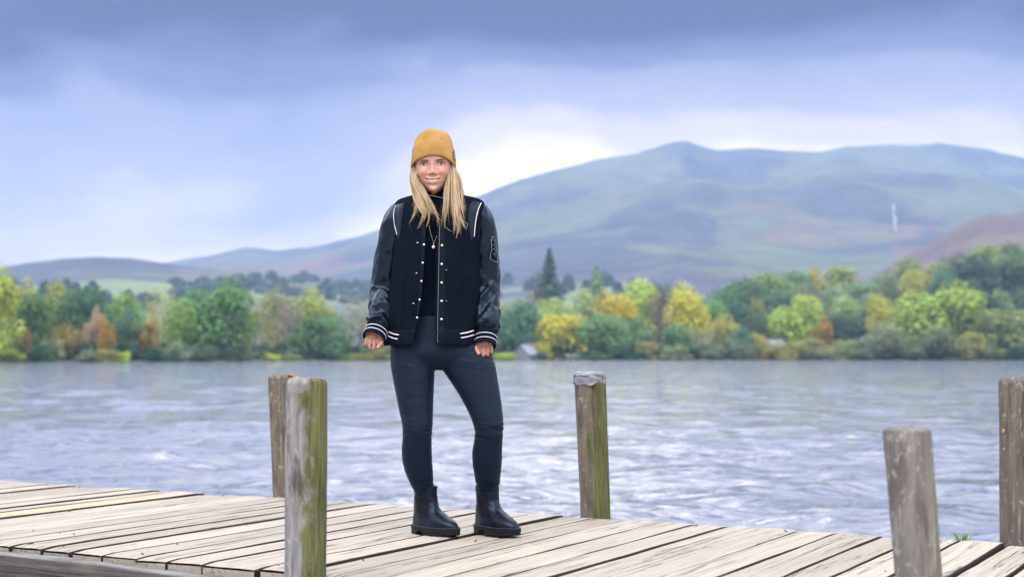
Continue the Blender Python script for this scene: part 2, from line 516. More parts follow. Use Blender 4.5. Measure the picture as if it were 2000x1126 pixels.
M_gap_dark = material('grime_and_gap_shade', (.030, .021, .022), .9, .1)  # plank sides and edges: grime, with the shade of the gaps painted in
seams = [i * .158 + rng.uniform(-.010, .010) for i in range(-26, 22)]
seams += [t * 5.706 for t in (.6247, .6515, .6797, .7072, .7370, .7650, .7897, .8185, .8450, .8735, .9045, .9320, .9593, .9898)]
s_last = seams[-1]
seams += [s_last + .158 * (i + 1) + rng.uniform(-.008, .008) for i in range(24)]
seams = sorted(seams)
seams = [s for i, s in enumerate(seams) if i == 0 or s - seams[i - 1] > .09]
for i in range(len(seams) - 1):
    a, c = seams[i], seams[i + 1]
    w = c - a; gap = rng.choice([.006, .009, .013, .018])
    w -= gap
    ny, nx = 34, 8
    ys = np.linspace(-DW - rng.uniform(-.008, .012), rng.uniform(-.008, .006), ny)
    xs = np.array([-.5, -.478, -.45, -.2, .2, .45, .478, .5])
    seed = 100 + i
    edge_l = .0035 * vnoise(ys * 2.2, 0, 0, seed) + .0015 * vnoise(ys * 11, 0, 0, seed + 1)
    edge_r = .0035 * vnoise(ys * 2.2, 5, 0, seed + 2) + .0015 * vnoise(ys * 11, 5, 0, seed + 3)
    tilt = rng.normal(0, .0035); bow = .0018 * vnoise(ys * .9, 7, 0, seed)
    lvl = rng.normal(0, .0022) - .001
    top = np.zeros((ny, nx, 3))
    for j in range(ny):
        xl = -w / 2 + edge_l[j]; xr = w / 2 + edge_r[j]
        x = xl + (xs + .5) * (xr - xl)
        z = lvl + tilt * xs + bow[j] - .007 * (np.abs(xs) > .49) - .0015 * (np.abs(np.abs(xs) - .478) < .01) + .0012 * vnoise(x * 60, ys[j] * 3, 0, seed)
        if j in (0, ny - 1): z = z - .005
        top[j] = np.stack([x, np.full(nx, ys[j]), z], -1)
    bot = top.copy(); bot[:, :, 2] = -.045
    V = np.concatenate([top.reshape(-1, 3), bot.reshape(-1, 3)])
    n = ny * nx
    fs = [tuple(q) for q in grid_faces(nx, ny)]
    for j in range(ny - 1):
        p0, p1 = j * nx, (j + 1) * nx
        fs.append((p0, p1, n + p1, n + p0)); fs.append((p0 + nx - 1, n + p0 + nx - 1, n + p1 + nx - 1, p1 + nx - 1))
    fs.append((0, n, n + nx - 1, nx - 1)); fs.append(tuple(range((ny - 1) * nx, ny * nx)) + tuple(range(n + ny * nx - 1, n + (ny - 1) * nx - 1, -1)))
    mid = (a + c) / 2
    o = mesh_obj('plank', V, fs, M_plank_tan if abs(mid - 1.50) < .085 else M_plank, jetty, smooth=False)
    o.location = (mid, 0, 0)
    o.data.materials.append(M_gap_dark)
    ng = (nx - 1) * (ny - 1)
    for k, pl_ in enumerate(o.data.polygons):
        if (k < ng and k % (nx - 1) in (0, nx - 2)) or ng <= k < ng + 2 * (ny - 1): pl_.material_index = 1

# rusty nail heads where the planks meet the joists
M_nail_iron = material('rusty_nail', (.050, .030, .022), .7)
m = MB(); rgn = np.random.default_rng(31)
for i in range(len(seams) - 1):
    a_, c_ = seams[i], seams[i + 1]
    for yy in (-DW + .07, -DW + .35, -DW / 2, -.10):
        for f in (.24, .76):
            if rgn.uniform() < .14:
                m.tube([(a_ + (c_ - a_) * f + rgn.normal(0, .006), yy + rgn.normal(0, .012), -.006), (a_ + (c_ - a_) * f, yy, .0042)], [.0030, .0028], 7)
nl_ = m.build('nail_heads', M_nail_iron, jetty, False); nl_['kind'] = 'stuff'

def beam_build(T, b):
    tc = T.node('ShaderNodeTexCoord').outputs['Object']
    g = T.noise(T.scalevec(tc, (1.5, 40, 40)), 1.0, 5, .65, .3)
    p = T.noise(T.scalevec(tc, (2.5, 9, 9)), 1.0, 5, .6, .5)
    n = T.node('ShaderNodeNewGeometry').outputs['Normal']
    c = T.mix(T.mapr(g, .35, .68), (.010, .008, .008), (.036, .030, .028))
    worn = T.mapr(p, .44, .60)
    up = T.mapr(T.sep(n)[2], .70, .96)
    c = T.mix(T.math('MULTIPLY', worn, T.math('MAXIMUM', up, .03)), c, (.20, .198, .195))
    c = T.mix(T.mapr(T.noise(tc, 3.0, 3, .5), .58, .72, 0, .5), c, (.10, .11, .05))
    T.put(b.inputs['Base Color'], c)
    T.put(b.inputs['Normal'], T.bump(T.math('ADD', g, p), .9, .02))
M_beam = material('dark_wet_timber', rough=.6, spec=.4, build=beam_build)
M_joist = material('jetty_joist', (.06, .05, .04), .9)
def beam(name, y, zt, wy, hz, mat, seed, x0=-4.2, x1=8.6, rough=.012):
    nx, na = 240, 18
    xs = np.linspace(x0, x1, nx); th = np.linspace(0, 2 * np.pi, na, endpoint=False)
    V = np.zeros((nx, na, 3))
    cy, sy = np.cos(th), np.sin(th)
    ex = lambda c: np.sign(c) * np.abs(c) ** .55
    for j, x in enumerate(xs):
        r = 1 + rough * 8 * fbm(x * 2.5 + 0 * th, cy * 1.2, sy * 1.2 + seed, 3, seed)
        V[j, :, 0] = x; V[j, :, 1] = y + wy / 2 * ex(cy) * r; V[j, :, 2] = zt - hz / 2 + hz / 2 * ex(sy) * r + .012 * vnoise(x * 1.1, seed, 0, seed)
    fs = [tuple(q) for q in grid_faces(na, nx, True)] + [tuple(range(na)), tuple(range((nx - 1) * na, nx * na))[::-1]]
    return mesh_obj(name, V, fs, mat, jetty)
tag(beam('edge_beam', -DW - .075, -.022, .105, .23, M_beam, 3), 'dark rough timber along the near edge of the planks')
beam('edge_beam', .015 - .11, -.05, .10, .20, M_beam, 9)
beam('joist', -DW + .35, -.05, .08, .16, M_joist, 12, rough=.003)
beam('joist', -DW / 2, -.05, .08, .16, M_joist, 15, rough=.003)
# fascia boards hanging below the near beam
for i in range(40):
    x = -4.0 + i * .31
    m = MB(); m.box((0, 0, -.19), (.29, .03, .36 + .03 * math.sin(i * 7.7)))
    o = m.build('fascia_board', M_beam, jetty, False); o.location = (x, -DW - .015, -.16)

# ---------------------------------------------------------------- mooring posts
def post_build(mossdir, mossamt, dark, tone):
    def f(T, b):
        tc = T.node('ShaderNodeTexCoord').outputs['Object']
        x, y, z = T.sep(tc)
        g = T.noise(T.scalevec(tc, (60, 60, 4.5)), 1.0, 6, .68, .3)
        g2 = T.noise(T.scalevec(tc, (120, 120, 5)), 1.0, 3, .6)
        p = T.noise(T.scalevec(tc, (20, 20, 6)), 1.0, 6, .65, .5)
        q = T.noise(T.scalevec(tc, (42, 42, 26)), 1.0, 6, .7, .6)
        r = T.noise(T.scalevec(tc, (15, 15, 6)), 1.0, 4, .6, .6)
        c = T.mix(T.mapr(g, .32, .68), tuple(t * .48 for t in tone), tone)
        c = T.mix(T.mapr(g2, .55, .75, 0, .35), c, (.40, .40, .40))
        c = T.mix(T.mapr(p, .52, .66, 0, dark), c, (.055, .045, .045))          # dark stains
        c = T.mix(T.mapr(q, .56, .66, 0, .60), c, (.34, .355, .33))              # lichen flecks
        side = T.math('ADD', T.math('MULTIPLY', x, mossdir[0]), T.math('MULTIPLY', y, mossdir[1]))
        mo = T.math('ADD', T.mapr(side, -.03, .055), T.math('MULTIPLY', T.math('SUBTRACT', r, .5), 2.0))
        mo = T.math('ADD', mo, T.math('MULTIPLY', T.math('SUBTRACT', q, .5), 1.8))
        mo = T.math('MULTIPLY', T.mapr(mo, .35, .80), mossamt)
        c = T.mix(mo, c, T.mix(T.mapr(g, .35, .65), (.036, .040, .014), (.120, .125, .045)))
        T.put(b.inputs['Base Color'], c)
        T.put(b.inputs['Normal'], T.bump(T.math('ADD', T.math('MULTIPLY', g, .7), T.math('MULTIPLY', q, .35)), .8, .008))
    return f
def mooring_post(X, Y, ztop, dia, lean, seed, mat, label, rnd=.3, cracks=2, taper=.04, flat_top=False):
    """round timber post driven into the lake bed, origin at deck level"""
    o0 = empty('mooring_post', (X, Y, 0))
    tag(o0, label, 'post')
    r = dia / 2; na, nz = 56, 64
    z0 = -1.6
    th = np.linspace(0, 2 * np.pi, na, endpoint=False)
    rr = min(.028, r * rnd) if not flat_top else .006
    zs = np.concatenate([np.linspace(z0, ztop - rr, nz - 8), ztop - rr + rr * np.sin(np.linspace(0, np.pi / 2, 9)[1:])])
    ins = np.concatenate([np.zeros(nz - 8), rr * (1 - np.cos(np.linspace(0, np.pi / 2, 9)[1:]))])
    V = []
    rg = np.random.default_rng(seed)
    cr = [(rg.uniform(0, 6.28), rg.uniform(.35, .9), rg.uniform(.006, .012)) for _ in range(cracks)]
    cr.append((math.radians(285), .5, .006))
    for z, i_ in zip(zs, ins):
        base = r * (1 + taper * (ztop - z) * .5) - i_
        d = .004 * fbm(np.cos(th) * 1.6, np.sin(th) * 1.6, z * 1.3, 4, seed) * 2 + .0018 * vnoise(np.cos(th) * 8, np.sin(th) * 8, z * 3, seed + 4)
        for (a, dep, wd) in cr:
            aw = a + .12 * math.sin(z * 3 + seed)
            da = np.abs((th - aw + np.pi) % (2 * np.pi) - np.pi) * r
            d = d - .012 * np.exp(-(da / wd) ** 2) * sstep(ztop - dep, ztop - dep + .15, z)
        rad = base + d
        V.append(np.stack([rad * np.cos(th) + lean * z / ztop, rad * np.sin(th), np.full(na, z) + (.004 * vnoise(np.cos(th) * 2, np.sin(th) * 2, 0, seed) if z > ztop - .03 else 0)], -1))
    # close the sawn top with two inner rings
    last = V[-1]; cen = last.mean(0)
    for k in (.66, .33):
        ring = cen + (last - cen) * k; ring[:, 2] = ztop + .003 - .006 * vnoise(ring[:, 0] * 40, ring[:, 1] * 40, 0, seed); V.append(ring)
    n = len(V); VV = np.vstack(V + [cen[None] + [0, 0, .003]])
    fs = [tuple(q) for q in grid_faces(na, n, True)]
    for i in range(na): fs.append((n * na, (n - 1) * na + i, (n - 1) * na + (i + 1) % na))
    t = mesh_obj('timber', VV, fs, mat, o0)
    return o0
M_postA = material('lichened_post_wood', rough=.85, spec=.2, build=post_build((.92, -.25), .95, .95, (.235, .235, .235)))
M_postB = material('split_dark_post_wood', rough=.85, spec=.2, build=post_build((.3, 0), .4, 1.0, (.15, .125, .10)))
M_postC = material('mossy_post_wood', rough=.85, spec=.2, build=post_build((.85, -.55), .95, .9, (.16, .135, .115)))
M_postD = material('grey_post_wood', rough=.85, spec=.2, build=post_build((1.0, .1), .6, .7, (.17, .16, .15)))
M_postE = material('brown_post_wood', rough=.85, spec=.2, build=post_build((-.5, .2), .2, .6, (.13, .11, .10)))
pA = mooring_post(-.656, 4.512, .650, .130, .006, 4, M_postA, 'stout lichen and moss covered post at the near edge, left of the woman')
pB = mooring_post(-1.167, 7.34, .622, .138, -.018, 12, M_postB, 'dark split post standing partly hidden behind the lichen covered one', cracks=3, taper=-.12)
pC = mooring_post(.379, 6.46, .640, .142, -.026, 21, M_postC, 'mossy brown post wrapped in grey tape at its top', taper=-.10)
pD = mooring_post(1.028, 3.553, .540, .122, -.044, 33, M_postD, 'short blurred grey post nearest the camera, lower right', flat_top=True)
pE = mooring_post(2.002, 5.60, .635, .150, -.004, 47, M_postE, 'brown grey post cut off by the right edge of the picture', cracks=3)
# tape cap of post C
def tape_build(T, b):
    tc = T.node('ShaderNodeTexCoord').outputs['Object']
    n = T.noise(T.scalevec(tc, (18, 18, 60)), 1.0, 4, .6, .6)
    T.put(b.inputs['Base Color'], T.mix(T.mapr(n, .35, .65), (.085, .10, .125), (.19, .205, .235)))
    T.put(b.inputs['Normal'], T.bump(n, .8, .006))
M_tape = material('grey_tape', rough=.5, build=tape_build)
na = 56; th = np.linspace(0, 2 * np.pi, na, endpoint=False); V = []
hem = .048 + .006 * np.sin(th * 3 + 1) + .004 * np.sin(th * 7)
for k in range(9):
    t = k / 8; z = .642 - hem * (1 - t) ** 1.0 * 1.0
    V.append(np.stack([(.0745 + .0015 * np.sin(th * 9 + k)) * np.cos(th) - .026, (.0745 + .0012 * np.sin(th * 7 + k)) * np.sin(th), z - .018 * (t > .99)], -1))
V = V[:-1]
for k in range(7):
    a = k / 6 * math.pi / 2
    rad = .0745 - .024 * (1 - math.cos(a)); V.append(np.stack([rad * np.cos(th) - .026, rad * np.sin(th), np.full(na, .628 + .021 * math.sin(a)) + .0015 * np.sin(th * 5 + k)], -1))
V.append(np.stack([.025 * np.cos(th) - .026, .025 * np.sin(th), np.full(na, .650)], -1))
n = len(V); VV = np.vstack(V); fs = [tuple(q) for q in grid_faces(na, n, True)] + [tuple(range((n - 1) * na, n * na))]
tag(mesh_obj('tape_cap', VV, fs, M_tape, pC), 'crinkled grey tape wrapped over the post top')
# orange bracket fungus and rusty nails on the posts
M_fungus = material('orange_bracket_fungus', (.30, .12, .04), .7)
m = MB()
for (dx, dz, s) in ((.022, .005, .010), (.034, .002, .012), (.045, -.004, .009), (.028, .012, .007)): m.ball((dx, -.045, .62 + dz), (s, s, s * .6), 8, 6)
m.build('fungus', M_fungus, pB)
for (dx, z, s) in ((-.0735, .425, .008), (-.0715, .355, .006)):
    m = MB(); m.ball((dx, -.022, z), (s, s, s * 1.4), 8, 6); m.build('fungus', M_fungus, pE)

# a tuft of grass rooted in a joint at the far edge
M_blade = material('grass_blade', (.16, .21, .04), .7)
pt = P(1880, 1053, .72 * F / (1053 - HZ))
tuft = empty('grass_tuft', (pt.x, pt.y, 0)); tag(tuft, 'small green grass tuft growing from a plank joint near the right edge', 'grass')
m = MB(); rg_ = np.random.default_rng(9)
for k in range(42):
    a = rg_.uniform(0, 6.28); r0 = rg_.uniform(0, .02); l = rg_.uniform(.015, .038); b_ = np.array([math.cos(a) * r0 * 1.6, math.sin(a) * r0, -.004])
    tip = b_ + np.array([math.cos(a) * l * .6, math.sin(a) * l * .6, l])
    m.tube([b_, (b_ + tip) / 2 + np.array([0, 0, l * .12]), tip], [.0012, .001, .0002], 4, 1, caps=False)
bl_ = m.build('blades', M_blade, tuft); bl_['kind'] = 'stuff'
# ================================================================== haze over the valley
def box_mesh(x0, x1, y0, y1, z0, z1):
    m = MB(); m.box(((x0 + x1) / 2, (y0 + y1) / 2, (z0 + z1) / 2), (x1 - x0, y1 - y0, z1 - z0)); return m
M_haze = bpy.data.materials.new('valley_haze'); M_haze.use_nodes = True
T = NT(M_haze.node_tree); T.n.remove(T.n['Principled BSDF'])
pv = T.node('ShaderNodeVolumePrincipled')
pv.inputs['Color'].default_value = (.39, .57, .97, 1)
pv.inputs['Density'].default_value = 1.4e-4
pv.inputs['Anisotropy'].default_value = 0.0
T.l.new(pv.outputs[0], T.n['Material Output'].inputs['Volume'])
haze = box_mesh(-7000, 7000, -80, 6460, -7, 690).build('haze', M_haze, smooth=False)
tag(haze, 'thin blue haze filling the valley', 'haze', kind='stuff')

# ================================================================== trees on the far shore
def leaf_build(T, b):
    oi = T.node('ShaderNodeObjectInfo')
    geo = T.node('ShaderNodeNewGeometry')
    at = T.node('ShaderNodeAttribute', attribute_name='tint').outputs[0]
    hs = T.node('ShaderNodeHueSaturation')
    T.put(hs.inputs['Color'], oi.outputs['Color'])
    T.put(hs.inputs['Hue'], T.mapr(geo.outputs['Random Per Island'], 0, 1, .485, .515))
    T.put(hs.inputs['Value'], T.mapr(geo.outputs['Random Per Island'], 0, 1, .55, 1.45))
    x = T.sep(at)
    c = T.mix(x[0], hs.outputs[0], T.mix(.45, hs.outputs[0], (.26, .24, .03)))      # turning leaves in places
    T.put(b.inputs['Base Color'], c)
    tr = T.node('ShaderNodeBsdfTranslucent'); T.put(tr.inputs[0], c)
    ms = T.node('ShaderNodeMixShader'); ms.inputs[0].default_value = .35
    T.l.new(b.outputs[0], ms.inputs[1]); T.l.new(tr.outputs[0], ms.inputs[2])
    T.l.new(ms.outputs[0], T.n['Material Output'].inputs[0])
M_leaf = material('foliage', rough=.7, spec=.2, build=leaf_build)
M_bark = material('bark', (.07, .06, .05), .9)

def leaf_quads(C, N, size, rg):
    """one small bent leaf clump per point, roughly facing along N"""
    n = len(C)
    N = N + rg.normal(0, .34, (n, 3)); N /= np.linalg.norm(N, axis=1)[:, None]
    A = np.cross(N, rg.normal(0, 1, (n, 3))); A /= np.linalg.norm(A, axis=1)[:, None]
    B = np.cross(N, A)
    s = (size * rg.uniform(.55, 1.35, n))[:, None]
    q = rg.uniform(.5, 1.0, (n, 1))
    V = np.stack([C + A * s, C + B * s * q + N * s * .25, C - A * s, C - B * s * q + N * s * .25], 1).reshape(-1, 3)
    Fc = np.arange(n * 4).reshape(n, 4)
    return V, Fc

def crown_mesh(name, kind, seed, n=3200):
    """a crown of unit height (z 0..1) and unit width"""
    rg = np.random.default_rng(seed)
    P_, N_, tint = [], [], []
    if kind == 'conifer':
        tiers = 17
        for k in range(tiers):
            t = k / (tiers - 1)
            R = .5 * (1 - t) ** .85 * (1 + rg.normal(0, .10)) + .03
            m = int(n / tiers * (1.5 - t))
            a = rg.uniform(0, 2 * np.pi, m)
            lob = 1 + .22 * np.cos(a * rg.integers(4, 7) + rg.uniform(0, 6)) 
            rr = R * np.sqrt(rg.uniform(.05, 1, m)) * lob
            z = t * .97 + .03 - .10 * rr / .5 + rg.normal(0, .010, m)
            P_.append(np.stack([rr * np.cos(a), rr * np.sin(a), z], -1))
            N_.append(np.stack([np.cos(a) * .5, np.sin(a) * .5, np.ones(m)], -1)); tint.append(np.zeros(m))
        size = .034
    else:
        cfg = {'round': (22, .26, .50, .46), 'tall': (20, .22, .50, .42), 'wide': (26, .22, .46, .50), 'sparse': (24, .17, .5, .45), 'bush': (16, .26, .42, .46)}[kind]
        nl, lr, zc, sp = cfg
        lobes = []
        for i in range(nl):
            d = rg.normal(0, 1, 3); d /= np.linalg.norm(d)
            if kind != 'bush' and d[2] < -.55: d[2] = abs(d[2])
            rr = rg.uniform(.45, 1.0) ** .6
            c = np.array([d[0] * sp * rr, d[1] * sp * rr, zc + d[2] * .42 * rr])
            r = lr * rg.uniform(.55, 1.15) * (1.0 if i < nl * .6 else .7)
            lobes.append((c, r))
        lobes.append((np.array([0, 0, zc]), .33))
        w = np.array([r * r for c, r in lobes]); w /= w.sum()
        for (c, r), wi in zip(lobes, w):
            m = max(20, int(n * wi))
            d = rg.normal(0, 1, (m, 3)); d /= np.linalg.norm(d, axis=1)[:, None]
            rad = r * (rg.uniform(.35, 1.0, m) ** .45) * (1 + .20 * fbm(d[:, 0] * 2.2 + c[0] * 9, d[:, 1] * 2.2, d[:, 2] * 2.2 + c[2] * 9, 2, seed))
            pts = c + d * rad[:, None] * np.array([1, 1, .86])
            keep = pts[:, 2] > .02
            if kind == 'sparse': keep &= rg.uniform(0, 1, m) < .62
            P_.append(pts[keep]); N_.append((d * 1.0 + np.array([0, 0, .35]))[keep])
            tint.append(np.full(keep.sum(), max(0, rg.normal(-.1, .35))))
        size = .030 if kind != 'sparse' else .024
    C = np.vstack(P_); N = np.vstack(N_); tt = np.clip(np.concatenate(tint), 0, 1)
    if kind != 'conifer':
        lo, hi = np.percentile(C, 1, axis=0), np.percentile(C, 99, axis=0)
        C[:, 0] = (C[:, 0] - (lo[0] + hi[0]) / 2) / (hi[0] - lo[0]); C[:, 1] = (C[:, 1] - (lo[1] + hi[1]) / 2) / (hi[1] - lo[1])
        C[:, 2] = (C[:, 2] - lo[2]) / (hi[2] - lo[2])
    V, Fc = leaf_quads(C, N, size, rg)
    o = mesh_obj(name, V, Fc, M_leaf, smooth=False)
    set_color(o, np.repeat(np.stack([tt, tt, tt], -1), 4, 0))
    me = o.data; bpy.data.objects.remove(o)
    return me

CROWNS = {k: [crown_mesh('crown', k, 200 + 13 * i + hash_, n) for i in range(c)] for k, c, n, hash_ in
          (('round', 5, 4200, 1), ('tall', 4, 3600, 2), ('wide', 4, 4600, 3), ('sparse', 3, 2600, 4), ('bush', 4, 2600, 5), ('conifer', 2, 3800, 6))}
def trunk_mesh(seed, spread=.22):
    rg = np.random.default_rng(seed); m = MB()
    m.tube([(0, 0, -.02), (.004, 0, .15), (-.006, .004, .38), (.004, 0, .66)], [.030, .021, .015, .006], 8)
    for k in range(5):
        a = k * 2.4 + rg.uniform(-.4, .4); z = .22 + .08 * k
        e = np.array([math.cos(a) * spread, math.sin(a) * spread, z + .24])
        m.tube([(0, 0, z), tuple(np.array([0, 0, z]) * .4 + e * .6 - np.array([0, 0, .02])), tuple(e)], [.012, .008, .003], 6)
    o = m.build('trunk', M_bark); me = o.data; bpy.data.objects.remove(o); return me
TRUNKS = [trunk_mesh(i) for i in range(4)]

GREEN = (.050, .100, .028); DARK = (.022, .052, .026); TEAL = (.040, .085, .045); LIME = (.165, .215, .035); YELL = (.33, .29, .025)
OLIVE = (.115, .125, .040); PALE = (.150, .165, .070); ORAN = (.30, .175, .045); GREY = (.14, .125, .105); BROWN = (.12, .075, .055); YG = (.20, .215, .030); SAGE = (.095, .12, .065)
_tc = 0
def tree(u, vtop, wpx, back, kind, col, label, name='deciduous_tree', cat='tree', frac=.86, group='trees on the far shore'):
    """back: metres behind the water's edge"""
    global _tc
    _tc += 1
    Y = float(shore_y(u)) + back
    zb = float(land(u, Y)) - .2
    zt = CAMH + (HZ - vtop) / F * Y
    H = max(zt - zb, 1.5); w = wpx * Y / F * 1.08
    root = empty(name, ((u - 1000) / F * Y, Y, zb), (_tc * 2.399) % 6.283)
    tag(root, label, cat, group)
    ch = H * frac
    me = CROWNS[kind][_tc % len(CROWNS[kind])]
    c = bpy.data.objects.new('crown', me); COL.objects.link(c); c.parent = root
    c.scale = (w, w, ch); c.location = (0, 0, H - ch)
    kf = 2.4 if col[1] > col[0] * .98 else (1.5 if col[1] > col[0] * .75 else 1.15)
    c.color = (*[min(1, kf * x * (1 + .12 * math.sin(_tc * 5.1 + i))) for i, x in enumerate(col)], 1)
    t = bpy.data.objects.new('trunk' if kind != 'bush' else 'stem', TRUNKS[_tc % 4]); COL.objects.link(t); t.parent = root
    t.scale = (max(w, H * .5), max(w, H * .5), H * .95)
    return root

